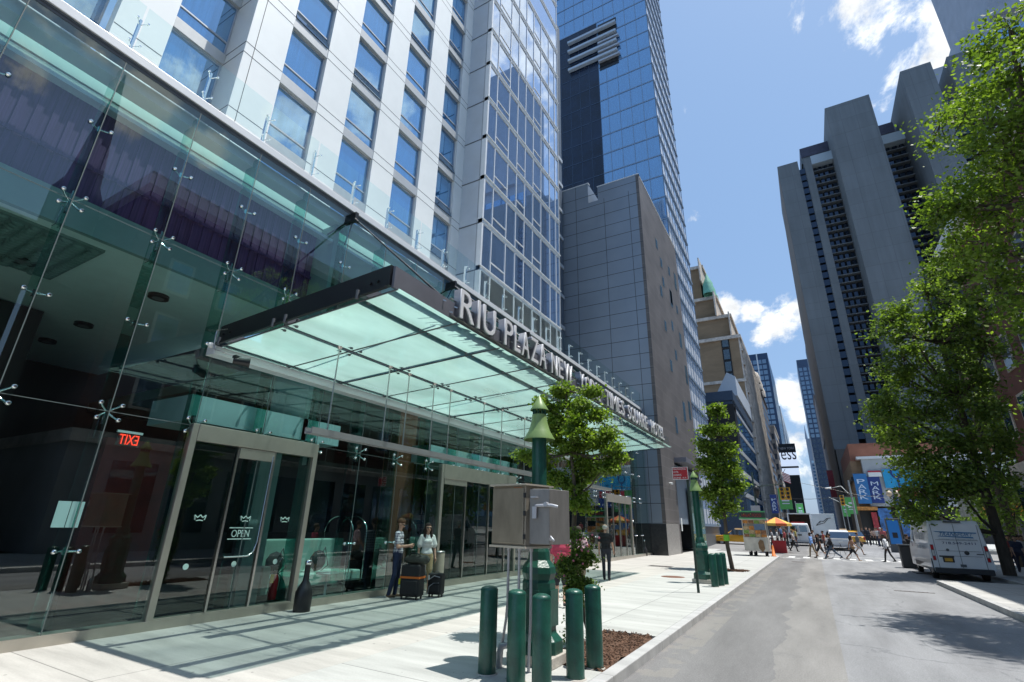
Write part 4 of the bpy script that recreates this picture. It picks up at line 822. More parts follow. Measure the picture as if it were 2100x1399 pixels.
# deeper right-hand row
B_('slim_glass_tower','slim dark glass tower at the far right end of the street',(8.6,28,468,520,0,138),std('dark blue glass wall',(.05,.085,.15),.4,.2,.15,.15),'S',dkg,4,2.4,1,2.8,maxrows=32,cap=False)
TGT=B_('tapered_grey_tower','grey tower with a pointed mast beside the concrete hotel tower',(11.0,26,285,310,0,96),std('grey blue stone tower',(.16,.2,.25),.7,0,.15,.2),'S',winblue,3.6,1.2,1.6,1.9,maxrows=24,cap=False)
MB().tube([(11.6,286,96),(11.6,286,103)],[.5,.08],6).build('roof_mast',darkgrey,TGT)
B_('brown_stone_tower','brown stone tower with square windows at the foot of the concrete hotel tower',(9.4,17,262,284,0,60),std('brown stone',(.17,.15,.145),.8,0,.15,.3),'S',winblue,3.4,1.6,1.4,2,maxrows=15)
B_('dark_office_block','dark office block with a small white sign at the right side of the street end',(8.0,22,178,225,0,31),std('black brown stone',(.05,.045,.045),.7,0,.15,.3),'S',dkg,3.6,2,1,2,maxrows=6)
o=E('white_roof_sign',(10.2,177,26.6),'small lit white sign high on the dark office block','sign'); MB().box(9.2,11.4,176.6,177,26.2,27).build('sign_face',ledW,o)
T(MB().box(7.4,8.6,150,176,.4,38).build('corner_tower_slab',con2),'dark narrow slab wall between the office block and the concrete tower','wall')
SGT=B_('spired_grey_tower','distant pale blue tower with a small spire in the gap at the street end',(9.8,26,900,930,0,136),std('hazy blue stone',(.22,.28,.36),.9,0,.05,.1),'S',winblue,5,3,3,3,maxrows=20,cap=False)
MB().tube([(11,905,136),(11,905,158)],[2.2,.2],6).build('roof_spire',MATS['hazy blue stone'],SGT)
# top right tower beyond the trees
tr=E('angular_glass_tower',(85,185,0),'angular grey and blue glass tower behind the tree tops at the upper right','building')
gst=std('pale grey stone panel',(.36,.38,.42),.6,0,.1,.3)
MB().box(56.2,66,171,200,0,143.5).build('stone_wing',gst,tr); MB().box(64.4,120,170,200,0,154).build('stone_frame',gst,tr); MB().box(72.8,120,168,200,154,230).build('upper_stone_block',gst,tr)
q=MB(); q.quad((67.2,169.9,4),(119,169.9,4),(119,169.9,149),(67.2,169.9,149)); q.build('blue_curtain_wall',towG,tr)
q=MB()
for i in range(12): q.box(67.2+i*4.6-.15,67.2+i*4.6+.15,169.5,169.92,4,149)
for i in range(40): q.box(67.2,119,169.7,169.93,4+i*3.6,4.2+i*3.6)
q.build('mullion_grid',MATS['tower mullion'],tr)
# red brick building across the road, behind the trees
rb=E('brick_building_across',(18,26,0),'red brown brick building with a pale stone base and white cornice behind the right trees','building')
MB().box(11.0,26,10,40.5,5.6,19.3).build('brick_wall',std('dark red brick',(.13,.05,.035),.85,0,.2,.8),rb); MB().box(10.8,26,10,40.7,0,5.0).build('stone_base',std('grey stone base',(.33,.33,.33),.7,0,.15,.6),rb); MB().box(10.6,26,9.9,40.9,5.0,5.6).build('stone_ledge',stone,rb); MB().box(10.2,26,9.6,41.2,19.3,20.1).build('white_cornice',whitepanel,rb)
for y in range(12,40,3):
    for z in (7,10.4,13.8):
        o=MB().box(10.93,11.02,y,y+1.4,z,z+2.1).build('window',stone,rb); MB().box(10.9,10.93,y+.15,y+1.25,z+.15,z+1.95).build('pane',dkg,o)
    o=MB().box(10.7,10.82,y,y+2.1,.9,4.3).build('shop_window',dkg,rb)
# buildings opposite the hotel that show only as reflections and shade
sootr=std('sooty brick',(.03,.027,.026),.9,0,.2,.5)
building('low_brick_building','low dark brick building opposite the hotel, seen reflected in the glass',(11,26,-40,6.5,0,14.2),sootr,'W',dkg,3.4,1.3,1.4,1.9)
building('tall_stone_building','taller grey stone building set back opposite the hotel, seen reflected in the glass',(16,30,-30,4,14.2,19),grayst,'W',dkg,3.4,1.3,1.4,1.9,z_from=15)
T(MB().lathe([(1.3,0),(1.3,6),(.9,7),(.05,16)],(17,8.6,14),8).build('church_spire',darkgrey),'dark pointed church spire opposite the hotel, seen reflected in the glass','spire')
# ---------------- street furniture
grn=std('green enamel paint',(.009,.072,.05),.36,0,.3,6,bump=.25,bscale=30,coat=.12); grnL=std('pale green vent cap',(.19,.29,.10),.4,0,.08,5); cblk=std('concrete footing',(.45,.42,.37),.85,0,.2,8,bump=.3)
def bollard(x,y,h,label,group,proto=[]):
    if proto:
        o=copy_tree(proto[0]); o.location=(x,y,0); T(o,label,'bollard',group); o.rotation_euler.z=random.uniform(0,6)
        return o
    o=E('bollard',(0,0,0),label,'bollard',group)
    q=MB(); q.lathe([(.112,.0),(.112,.93),(.107,.945)],(0,0,0),28); q.build('post',grn,o)
    q=MB(); q.lathe([(.113,.925),(.113,.94),(.10,.962),(.06,.98),(.001,.988)],(0,0,0),28); q.build('domed_cap',grn,o)
    q=MB(); q.lathe([(.135,0),(.135,.004),(.115,.012)],(0,0,0),28); q.build('mortar_ring',cblk,o)
    o.location=(x,y,0); proto.append(o); return o
bollard(-3.80,6.08,0,'green steel bollard standing furthest left, nearest the hotel doors','green bollards round the near vent pole')
bollard(-3.33,5.98,0,'green steel bollard in front of the concrete block, second from the left','green bollards round the near vent pole')
bollard(-2.91,5.82,0,'green steel bollard nearest the camera, middle of the near group','green bollards round the near vent pole')
bollard(-2.80,6.52,0,'green steel bollard beside the mulch bed, between two others','green bollards round the near vent pole')
bollard(-2.78,7.12,0,'green steel bollard standing furthest right, against the mulch bed','green bollards round the near vent pole')
for i,(x,y) in enumerate(((-3.02,18.35),(-2.92,18.85),(-2.86,19.35))):
    bollard(x,y,0,('nearest of three green bollards beside the far vent pole','middle one of three green bollards beside the far vent pole','furthest of three green bollards beside the far vent pole')[i],'green bollards by the far vent pole')
mulc=cblk
def vent_pole(x,y,label):
    o=E('vent_pole',(x,y,0),label,'vent pole','green subway vent poles')
    q=MB(); q.box(x-.34,x+.34,y-.3,y+.3,0,.13); q.build('concrete_footing',cblk,o,bevel=.01)
    def sq(prof,n=8):
        vs=[];
        for r,z in prof:
            for j in range(n):
                t=2*math.pi*(j+.5)/n; vs.append((x+r*math.cos(t),y+r*math.sin(t),z))
        return vs,[(i*n+j,i*n+(j+1)%n,(i+1)*n+(j+1)%n,(i+1)*n+j) for i in range(len(prof)-1) for j in range(n)]
    q=MB(); q.add(*sq([(.33,.13),(.33,.28),(.25,.36),(.24,.40),(.235,.98),(.22,1.02),(.245,1.10),(.235,1.18),(.16,1.27),(.15,1.38),(.115,1.46)])); q.build('cast_pedestal',grn,o,bevel=.008)
    q=MB(); q.box(x-.12,x+.12,y-.245,y-.225,.45,.9); q.box(x+.225,x+.245,y-.12,y+.12,.45,.9); q.build('access_door',grn,o,bevel=.004)
    q=MB(); q.cyl((x,y,1.3),(x,y,3.02),.112,n=28); q.build('column',grn,o)
    q=MB(); q.lathe([(.245,2.98),(.245,2.995),(.17,3.12),(.125,3.27),(.112,3.38)],(x,y,0),28); q.build('lower_cone',grnL,o)
    q=MB()
    for j in range(10): t=j*math.pi/5; q.cyl((x+.095*math.cos(t),y+.095*math.sin(t),3.37),(x+.095*math.cos(t),y+.095*math.sin(t),3.47),.012,n=6)
    q.build('cap_posts',grn,o)
    q=MB(); q.lathe([(.145,3.45),(.145,3.465),(.085,3.56),(.03,3.66),(.001,3.70)],(x,y,0),24); q.build('top_cone',grnL,o)
    return o
vent_pole(-3.52,6.95,'green subway vent pole behind the steel box with pale green cone caps'); vent_pole(-3.52,19.35,'green subway vent pole beyond the red sign, beside three bollards')
# steel cabinet
con_m=std('galvanised conduit',(.42,.43,.46),.45,.5,.1)
ss=std('stained stainless sheet',(.30,.265,.21),.45,.6,.18,5,stretch=(1,1,.4)); ssd=std('darker steel side',(.25,.24,.225),.5,.6,.2,5,stretch=(1,1,.3))
cab=E('steel_cabinet',(-3.4,6.35,1.45),'stained stainless steel electrical cabinet strapped to the near vent pole','electrical box')
q=MB(); cx=[(-3.90,6.25),(-3.30,6.12),(-3.18,6.62),(-3.78,6.75)]; q.prism(cx,2,1.47,2.24); q.build('cabinet_body',ss,cab,bevel=.01)
q=MB(); q.prism([(-3.885,6.225),(-3.33,6.107),(-3.325,6.13),(-3.88,6.248)],2,1.50,2.21); q.build('door',ss,cab,bevel=.006)
q=MB(); q.prism([(-3.29,6.2),(-3.02,6.27),(-2.93,6.72),(-3.18,6.66)],2,1.50,2.20); q.build('rear_box',ssd,cab,bevel=.008)
q=MB(); q.prism([(-3.93,6.2),(-3.27,6.06),(-3.14,6.66),(-3.78,6.8)],2,2.24,2.262); q.build('rain_lip',std('pale lip',(.55,.5,.42),.5,.5,.1),cab); q=MB(); q.prism([(-3.92,6.22),(-3.28,6.08),(-3.16,6.64),(-3.78,6.78)],2,1.445,1.472); q.build('base_lip',MATS['pale lip'],cab)
q=MB()
for z in (1.56,1.85,2.08): q.box(-3.325,-3.30,6.095,6.125,z,z+.06)
q.build('hinge',darkmetal,cab)
q=MB(); q.tube([(-3.2,6.2,1.98),(-2.98,6.24,1.99),(-2.9,6.27,1.97)],.02,8); q.tube([(-3.05,6.2,2.0),(-3.05,6.28,2.0)],.03,8); q.box(-3.23,-3.17,6.17,6.2,1.82,1.97); q.box(-3.24,-3.16,6.15,6.22,2.08,2.1); q.tube([(-3.0,6.25,1.56),(-2.98,6.22,1.6),(-2.95,6.25,1.55)],.016,6); q.build('pipe_fittings',con_m,cab)
q=MB(); q.box(-3.46,-3.38,6.118,6.122,2.13,2.19); q.v=[(x,y+(x+3.3)*-.21-.012,z) for x,y,z in q.v]; q.build('white_sticker',whitepanel,cab)
q=MB(); q.box(-3.5,-3.36,6.118,6.122,2.195,2.215); q.v=[(x,y+(x+3.3)*-.21-.012,z) for x,y,z in q.v]; q.build('orange_sticker',std('orange sticker',(.5,.15,.02),.6,0,0),cab)
for x,y in ((-3.72,6.42),(-3.53,6.38),(-3.36,6.4)):
    q=MB(); dx=-.05 if x<-3.6 else -.02; q.tube([(x,y,1.47),(x,y,.75),(x+dx*.6,y+.02,.55),(x+dx*1.6,y+.03,.3),(x+dx*2,y+.03,.0)],.019,8); q.tube([(x,y,1.44),(x,y,1.40)],.028,8); q.build('conduit',con_m,cab)
q=MB(); q.tube([(-3.82,6.4,0),(-3.82,6.4,.16),(-3.80,6.42,.24),(-3.72,6.46,.26)],[.04,.04,.05,.03],8); q.build('conduit_elbow',con_m,cab)
q=MB(); q.box(-3.62,-3.50,6.7,6.84,1.55,1.6); q.box(-3.62,-3.5,6.7,6.84,2.1,2.15); q.build('pole_bracket',darkmetal,cab)
# red parking sign
redS=std('red sign enamel',(.42,.012,.02),.4,0,.03); rust2=std('dark green channel post',(.05,.075,.06),.6,.4,.2,8)
sgn=E('parking_sign',(-3.17,16.4,0),'small red parking sign with white lettering on a thin steel post','street sign')
q=MB(); q.box(-3.20,-3.14,16.39,16.41,0,3.52); q.box(-3.205,-3.19,16.37,16.41,0,3.52); q.box(-3.15,-3.135,16.37,16.41,0,3.52); q.build('channel_post',rust2,sgn)
a=MB().box(-3.60,-3.13,16.345,16.355,3.14,3.52); pl=a.build('sign_plate',redS,sgn)
q=MB(); [q.box(*b) for b in ((-3.60,-3.13,16.34,16.346,3.14,3.152),(-3.60,-3.13,16.34,16.346,3.508,3.52),(-3.60,-3.588,16.34,16.346,3.152,3.508),(-3.142,-3.13,16.34,16.346,3.152,3.508))]; q.build('white_border',whitepanel,pl)
for i,(t,w_) in enumerate((('NO STANDING',.38),('HOTEL',.16),('LOADING',.24),('ZONE  <->',.38))): text(t,'sign_lettering',.06,FACE_CAM((-3.57+w_/2,16.34,3.46-i*.088)),whitepanel,pl,.001,wid=w_,hei=.05)
# bottle-shaped ash receptacles
def ash(x,y,label,proto=[]):
    if proto: o=copy_tree(proto[0]); o.location=(x,y,0); T(o,label,'ash bin'); return o
    o=E('ash_receptacle',(0,0,0),label,'ash bin','bottle shaped smokers bins'); q=MB(); q.lathe([(.16,0),(.165,.02),(.17,.25),(.165,.36),(.12,.46),(.065,.56),(.055,.66),(.055,.86)],(0,0,0),24); q.build('bottle_body',std('black moulded plastic',(.015,.016,.018),.4,0,.1,5),o)
    q=MB(); q.lathe([(.06,.86),(.065,.87),(.065,.93),(.05,.95),(.001,.955)],(0,0,0),20); q.build('steel_cap',chrome,o); o.location=(x,y,0); proto.append(o); return o
ash(-9.2,7.62,'black bottle shaped smokers bin beside the near glass doors'); ash(-10.95+1.3,35.1-1.1,'small black smokers bin against the dark granite base of the next building')
b=E('cylinder_bin',(-9.15,11.95,0),'tall beige cylindrical bin behind the woman in the white blouse','bin'); q=MB(); q.lathe([(.15,0),(.15,.93),(.145,.95)],(-9.15,11.95,0),24); q.build('bin_body',std('beige stone panel',(.42,.37,.30),.6,0,.15,4),b); q=MB(); q.lathe([(.155,.95),(.155,.98),(.1,1.0),(.001,1.0)],(-9.15,11.95,0),24); q.build('bin_lid',steel,b)
fe=E('fire_extinguisher',(-9.95,7.45,.15),'red fire extinguisher with a yellow tag standing inside the near doors','extinguisher'); q=MB(); q.lathe([(.001,.0),(.08,.0),(.085,.03),(.085,.38),(.06,.46),(.03,.48)],(-9.9,7.4,.18),16); q.build('cylinder',redS,fe); q=MB(); q.box(-9.93,-9.87,7.36,7.44,.66,.72); q.tube([(-9.9,7.44,.68),(-9.86,7.52,.6),(-9.85,7.5,.35)],.012,6); q.build('valve_and_hose',darkmetal,fe); q=MB(); q.box(-9.83,-9.81,7.24,7.32,.5,.66); q.build('yellow_tag',std('yellow tag',(.65,.35,.02),.6,0,0),fe)
mn=E('menu_sheets',(-9.66,3.5,1.5),'two white menu sheets fixed inside the glass left of the doors','notice')
for y in (3.33,3.50): MB().box(-9.66,-9.655,y,y+.16,1.55,1.92).build('paper_sheet',whitepanel,mn)
ex=E('exit_sign',(-10.3,4.3,2.9),'red lit EXIT sign hanging inside the lobby glass, seen from behind','exit sign'); MB().box(-10.32,-10.28,4.05,4.45,3.1,3.14).build('sign_bar',whitepanel,ex); 
MB().box(-10.31,-10.29,4.07,4.43,2.88,3.1).build('sign_panel',glassT,ex)
Mx=frame((-10.27,4.25,2.99),(0,-1,0),(0,0,1)); text('EXIT','exit_lettering',.2,Mx,std('red exit light',(.6,.02,.01),.5,0,0,emit=((1,.05,.02),1.6)),ex,.003,wid=.30,hei=.17)
# lobby furniture
so_=E('lobby_sofa',(-11.2,9.4,0),'pale green lobby sofa seen through the glass behind the luggage','sofa'); sf=std('sage upholstery',(.34,.50,.43),.8,0,.1); pf_=std('black white cushion',(.05,.05,.05),.8,0,.3,9)
MB().box(-11.9,-11.0,8.1,10.9,.18,.48).build('seat',sf,so_,bevel=.04); MB().box(-12.1,-11.8,8.1,10.9,.18,1.25).build('backrest',sf,so_,bevel=.04); MB().box(-11.9,-11.0,7.9,8.1,.1,.7).build('arm',sf,so_,bevel=.03)
for y in (8.6,9.9):
    q=MB(); q.ball((-11.6,y,.72),.26,10,0,(.35,1,1)); q.build('cushion',pf_,so_); q=MB(); q.tube([(-11.45,y-.22,.5),(-11.5,y+.1,1.05),(-11.45,y+.22,.6),(-11.42,y-.05,.46),(-11.45,y-.22,.5)],.016,6); q.build('cushion_piping',darkmetal,so_)
tb_=E('side_table',(-10.5,9.2,0),'small white round side table in front of the lobby sofa','table'); q=MB(); q.lathe([(.001,.5),(.26,.5),(.27,.515),(.26,.53),(.001,.53)],(-10.5,9.3,0),20); q.build('tabletop',whitepanel,tb_); q=MB(); q.lathe([(.18,0),(.17,.02),(.03,.04),(.025,.5)],(-10.5,9.3,0),12); q.build('pedestal',whitepanel,tb_)
lc_=E('luggage_cart',(-11,10.7,0),'chrome birdcage luggage cart just inside the lobby','luggage cart'); q=MB(); 
for y in (10.2,10.7): q.tube([(-10.75,y,.25)]+[(-10.75-.55+.55*math.cos(t),y,1.45+.4*math.sin(t)) for t in [i*math.pi/8 for i in range(9)]]+[(-11.85,y,.25)],.017,6)
q.build('arched_frame',chrome,lc_); MB().box(-11.9,-10.7,10.1,10.8,.2,.27).build('deck',darkmetal,lc_)
pl_=E('palm_plant',(-11.5,1.5,0),'dark spiky palm in a pot inside the lobby at the far left','plant'); q=MB(); random.seed(11)
for i in range(40):
    a=random.uniform(0,6.3); e=random.uniform(.2,1.3); l=random.uniform(.5,.95); p0=Vector((-11.3,1.7,1.2)); p1=p0+Vector((math.cos(a)*math.cos(e),math.sin(a)*math.cos(e),math.sin(e)))*l; p2=p1+Vector((math.cos(a)*.3,math.sin(a)*.3,-.15)); q.tube([p0,p1,p2],[.012,.016,.003],4)
q.build('fronds',std('dark palm green',(.04,.08,.03),.6,0,.2),pl_); q=MB(); q.lathe([(.15,0),(.22,.5),(.2,.5),(.001,.48)],(-11.3,1.7,0),14); q.tube([(-11.3,1.7,.45),(-11.3,1.7,1.25)],.05,8); q.build('pot_and_stem',darkmetal,pl_)
# ---------------- luggage beside the couple
bk=std('black ballistic nylon',(.014,.014,.017),.75,0,.2,30,bump=.3,bscale=120); org=std('orange strap',(.6,.14,.015),.6,0,.05); gy=std('grey piping',(.35,.36,.4),.5,0,0)
def suitcase(name,label,x,y,w_,d,h,rot,extras):
    o=E(name,(0,0,0),label,'suitcase'); 
    MB().box(-w_/2,w_/2,-d/2,d/2,.06,h).build('shell',bk,o,bevel=.045,seg=3)
    MB().box(-w_/2+.04,w_/2-.04,-d/2-.035,-d/2+.01,.12,h*.55).build('front_pocket',bk,o,bevel=.03)
    for sx in (-1,1):
        for sy in (-1,1): MB().cyl((sx*(w_/2-.06)-.012,sy*(d/2-.04),.035),(sx*(w_/2-.06)+.012,sy*(d/2-.04),.035),.035,n=12).build('wheel',darkmetal,o)
    MB().tube([(-.07,0,h-.01),(-.06,0,h+.03),(.06,0,h+.03),(.07,0,h-.01)],.012,6).build('carry_handle',darkmetal,o)
    extras(o,w_,d,h); o.location=(x,y,0); o.rotation_euler.z=rot; return o
def exA(o,w_,d,h):
    MB().box(-w_/2-.006,w_/2+.006,-d/2-.006,d/2+.006,h*.60,h*.66).build('orange_strap',org,o)
    MB().box(-w_/2-.012,-w_/2-.004,-.08,-.02,h*.36,h*.5).build('luggage_tag',whitepanel,o); MB().box(-w_/2-.05,-w_/2-.005,-.14,-.07,h*.42,h*.58).build('yellow_tag',std('yellow luggage tag',(.6,.55,.02),.6,0,0),o)
suitcase('suitcase','large black upright suitcase with an orange strap standing beside the man',-8.66,10.32,.50,.34,.76,.25,exA)
def exB(o,w_,d,h): 
    MB().tube([(-w_/2+.05,-d/2-.04,h*.15),(-w_/2+.08,-d/2-.045,h*.45),(0,-d/2-.045,h*.6),(w_/2-.04,-d/2-.04,h*.62)],.008,6).build('grey_piping',gy,o); MB().tube([(-w_/2+.06,-d/2-.01,h*.75),(0,-d/2-.012,h*.9),(w_/2-.04,-d/2-.01,h*.85)],.01,6).build('grey_piping',gy,o)
    MB().box(-w_/2+.02,-w_/2+.06,-d/2-.02,-d/2-.01,h*.72,h*.92).build('white_tag',whitepanel,o)
suitcase('cabin_bag','small black wheeled cabin bag with grey curved piping beside the woman',-8.42,10.95,.38,.24,.54,.2,exB)
df=E('duffel_bag',(-8.62,10.3,.8),'olive black duffel bag lying on top of the large suitcase','bag'); q=MB(); q.tube([(-8.88,10.24,.86),(-8.8,10.26,.87),(-8.58,10.34,.88),(-8.34,10.42,.87),(-8.28,10.44,.86)],[.04,.10,.115,.10,.04],14); q.build('bag_body',std('olive nylon',(.05,.055,.045),.8,0,.25,14,bump=.5,bscale=30),df); q=MB(); q.tube([(-8.74,10.22,.95),(-8.66,10.2,1.02),(-8.5,10.25,1.02),(-8.44,10.32,.94)],.014,6); q.build('handle_loop',bk,df)
# ---------------- trees
leafA=None
def leafmat(name,c1,c2,tr=.45):
    m,nt,out=mk(name); L=nt.links.new; g=nn(nt,'ShaderNodeNewGeometry'); mx=nn(nt,'ShaderNodeMix',data_type='RGBA'); mx.inputs[6].default_value=c4(c1); mx.inputs[7].default_value=c4(c2)
    at_=nn(nt,'ShaderNodeAttribute',attribute_name='tone'); L(at_.outputs['Fac'],mx.inputs[0])
    d=nn(nt,'ShaderNodeBsdfPrincipled',Roughness=.5); d.inputs['Specular IOR Level'].default_value=.4; t=nn(nt,'ShaderNodeBsdfTranslucent'); L(mx.outputs[2],d.inputs['Base Color']); sc=nn(nt,'ShaderNodeMix',data_type='RGBA'); sc.blend_type='MULTIPLY'; sc.inputs[0].default_value=1; L(mx.outputs[2],sc.inputs[6]); sc.inputs[7].default_value=(1.5,1.7,.6,1); L(sc.outputs[2],t.inputs[0])
    s=nn(nt,'ShaderNodeMixShader'); s.inputs[0].default_value=tr; L(d.outputs[0],s.inputs[1]); L(t.outputs[0],s.inputs[2]); L(s.outputs[0],out.inputs[0]); return m
leafY=leafmat('bright tree leaves',(.075,.13,.018),(.25,.34,.06)); leafD=leafmat('dark tree leaves',(.05,.095,.022),(.19,.27,.07)); leafM=leafmat('mid green leaves',(.055,.10,.02),(.23,.31,.07)); bark=std('grey brown bark',(.10,.08,.06),.9,0,.3,9,bump=.7,bscale=25,stretch=(1,1,.3))
def leaves(pts,size,name,mat,parent,rng,tone=None,asp=.62):
    n=len(pts); pts=np.array(pts); d=rng.normal(size=(n,3)); d/=np.linalg.norm(d,axis=1)[:,None]; u=rng.normal(size=(n,3)); u[:,2]+=.9; 
    a=np.cross(d,u); a/=np.linalg.norm(a,axis=1)[:,None]; b=np.cross(a,u); b/=np.linalg.norm(b,axis=1)[:,None]
    s=size*rng.uniform(.6,1.25,(n,1)); a=a*s*.5; b=b*s*.5*asp; nv=np.cross(a,b); nv/=np.linalg.norm(nv,axis=1)[:,None]
    V=np.stack([pts-a,pts-a*.15+b+nv*s*.08,pts+a*.55+b*.8,pts+a,pts+a*.55-b*.8,pts-a*.15-b+nv*s*.08],1).reshape(-1,3)
    me=bpy.data.meshes.new(name); me.vertices.add(n*6); me.vertices.foreach_set('co',V.ravel()); me.loops.add(n*6); me.loops.foreach_set('vertex_index',np.arange(n*6)); me.polygons.add(n); me.polygons.foreach_set('loop_start',np.arange(n)*6); me.polygons.foreach_set('loop_total',np.full(n,6))
    at_=me.attributes.new('tone','FLOAT','FACE'); tv=rng.uniform(0,1,n)*.5+(tone if tone is not None else 0)*.5; at_.data.foreach_set('value',tv.astype(np.float32))
    me.materials.append(mat); me.update(calc_edges=True); o=bpy.data.objects.new(name,me); col.objects.link(o); attach(o,parent); return o
def tree(name,label,base,trunkpts,blobs,nclump,perclump,lsize,crad,mat,seed,group=None,trunk_r=.1,cat='tree',vine=None,twig=.5,nside=8):
    rng=np.random.default_rng(seed); o=E(name,base,label,cat,group)
    q=MB(); k=len(trunkpts); q.tube([Vector(p) for p in trunkpts],[trunk_r*(1-.72*i/(k-1)) for i in range(k)],nside+2)
    q.build('trunk',bark,o)
    lb=MB(); pts=[];tones=[]; tp=[Vector(p) for p in trunkpts]
    for (c,r,n) in blobs:
        c=Vector(c); r=Vector(r) if hasattr(r,'__len__') else Vector((r,r,r))
        # limb from the nearest lower trunk point
        cand=[p for p in tp[1:] if p.z<c.z+.2] or tp[1:2]; s=min(cand,key=lambda p:(p-c).length+abs(p.z-c.z)*.2)
        mid=(s+c)*.5+Vector((0,0,-.08*(c-s).length)); lr=trunk_r*.38; lb.tube([s,mid,c],[lr,lr*.7,lr*.4],6)
        for i in range(n):
            v=rng.normal(size=3); v/=np.linalg.norm(v); rr=rng.uniform(.25,1.)**.5; e=c+Vector((v[0]*r.x,v[1]*r.y,v[2]*r.z))*rr
            lb.tube([c+(e-c)*.15,(c+e)*.5+Vector(rng.normal(size=3))*.05*r.x,e],[lr*.3,lr*.18,lr*.06],4,caps=False)
            tn=float(rng.uniform(0,1)); m_=int(perclump*rng.uniform(.5,1.5))
            ln=rng.normal(size=(m_,3))*crad*np.array([1,1,.6])*rng.uniform(.6,1.3); P=np.array(e)+ln
            # some leaves along the twig
            P=np.concatenate([P,np.array(c)+(np.array(e)-np.array(c))*rng.uniform(.4,1,(m_//3,1))+rng.normal(size=(m_//3,3))*crad*.4]); pts.append(P); tones.append(np.full(len(P),tn))
    lb.build('branches',bark,o); P=np.concatenate(pts); leaves(P,lsize,'crown',mat,o,rng,np.concatenate(tones)); return o
# near sidewalk tree
tx,ty=-3.18,8.35
def D(px,py,y): p=at(px,py,1,y); return (p[0],p[1],p[2])
bl=[]
for px,py,dy,rx,rz,n in ((1150,800,0,.22,.14,9),(1120,830,-.1,.2,.16,8),(1175,835,.1,.3,.22,14),(1215,805,.0,.14,.12,6),(1225,850,.1,.16,.14,6),(1130,880,-.1,.2,.18,9),(1160,920,.1,.32,.2,14),(1215,905,0,.3,.2,12),(1255,925,.0,.16,.14,6),(1268,940,.1,.1,.08,4),(1110,930,.0,.22,.2,9),(1075,935,-.1,.1,.08,4),(1200,960,.2,.28,.2,12),(1240,960,.0,.2,.14,7),(1130,975,.0,.2,.18,9),(1170,1000,.1,.25,.18,10),(1190,1035,.0,.18,.14,6),(1250,885,.0,.12,.08,4),(1150,860,.25,.25,.2,9),(1180,880,-.25,.2,.2,8)):
    bl.append((D(px,py,ty+dy),(rx*.95,rx*.95,rz),int(n*1.5)))
tree('street_tree','young bright green street tree in the mulch bed behind the steel cabinet',(tx,ty,0),[(tx-.1,ty,0),D(1178,1180,ty),D(1176,1100,ty),D(1180,1020,ty),D(1172,930,ty),D(1165,860,ty),D(1160,800,ty)],bl,0,80,.062,.078,leafY,21,trunk_r=.055)
# climbing rose round its foot
bl=[]
for px,py,r,n in ((1180,1100,.16,8),(1190,1130,.2,10),(1165,1145,.18,9),(1205,1150,.16,8),(1180,1170,.22,12),(1170,1195,.2,10),(1200,1190,.17,8),(1150,1165,.12,5),(1178,1230,.12,6),(1170,1270,.1,5),(1172,1310,.1,5),(1185,1215,.18,8)):
    bl.append((D(px,py,ty-.2),(r,r,r*.9),n))
rose=tree('rose_bush','leafy rose bush with small pink flowers climbing at the foot of the near street tree',(tx,ty-.2,0),[D(1172,1330,ty-.2),D(1176,1220,ty-.2),D(1180,1120,ty-.2)],bl,0,45,.05,.06,leafD,5,trunk_r=.02,cat='shrub')
q=MB(); random.seed(8)
for i in range(15):
    p=at(random.gauss(1183,18),random.uniform(1095,1190),1,ty-.33-random.uniform(0,.1)); q.ball(tuple(p),.018,7)
q.build('flowers',std('pink petals',(.55,.18,.25),.6,0,.2,20),rose)
# second tree up the sidewalk
bl=[]; t2=25.9
for px,py,rx,rz,n in ((1470,845,.35,.35,10),(1455,880,.45,.4,14),(1490,885,.4,.35,12),(1445,920,.5,.45,16),(1490,930,.6,.45,18),(1460,960,.6,.5,20),(1505,965,.55,.4,16),(1480,1000,.7,.45,20),(1450,1010,.4,.35,10),(1515,1000,.4,.3,9),(1490,1035,.5,.35,12),(1470,1050,.35,.25,7),(1440,950,.35,.3,8)):
    bl.append((D(px,py,t2),(rx,rx,rz),n))
tree('street_tree','tall narrow street tree further up the sidewalk in its small soil pit',(-3.5,t2,0),[(-3.45,t2,0),D(1492,1120,t2),D(1485,1050,t2),D(1482,980,t2),D(1475,900,t2),D(1470,840,t2)],bl,0,46,.14,.17,leafY,31,trunk_r=.10)
tg=E('tree_tag',(-3.4,25.75,.9),'bright green band tied round the far sidewalk tree trunk','band'); p=D(1490,1103,t2); q=MB(); q.cyl((p[0],p[1],p[2]-.13),(p[0],p[1],p[2]+.13),.13,n=12); q.build('green_band',std('lime band',(.22,.6,.05),.6,0,0),tg)
# big trees on the right
def bigtree(label,base,H,blobs,seed,mat,lsize,crad,per,tr,group,lean=(0,0)):
    tp=[(base[0]+lean[0]*t,base[1]+lean[1]*t,base[2]+H*t) for t in (0,.12,.25,.4,.55,.75,.95)]
    return tree('street_tree',label,base,tp,blobs,0,per,lsize,crad,mat,seed,group,tr)
grp='large trees on the right pavement'
rb_=[]; R_=random.Random(4)
def fillb(cands,y,ry,r,n): return [((*D(px,py,y+R_.uniform(-ry,ry)),),(r*R_.uniform(.8,1.2),)*3,n) for px,py in cands]
nearp=[(2070,60),(2030,110),(2090,130),(2000,190),(2060,200),(1975,245),(2030,260),(2085,280),(1930,250),(2000,320),(2060,350),(2095,400),(1990,385),(2040,430),(1955,420),(1925,428),(2010,500),(2070,520),(1970,520),(2095,600),(2040,600),(2120,200),(2130,400),(2140,600),(2150,100),(2160,300),(2110,700),(2160,800)]
bigtree('large bright green tree overhanging the road from the right edge',(6.9,16.5,0),13.5,fillb(nearp,16.5,2.2,.85,11),41,leafY,.125,.24,40,.20,grp)
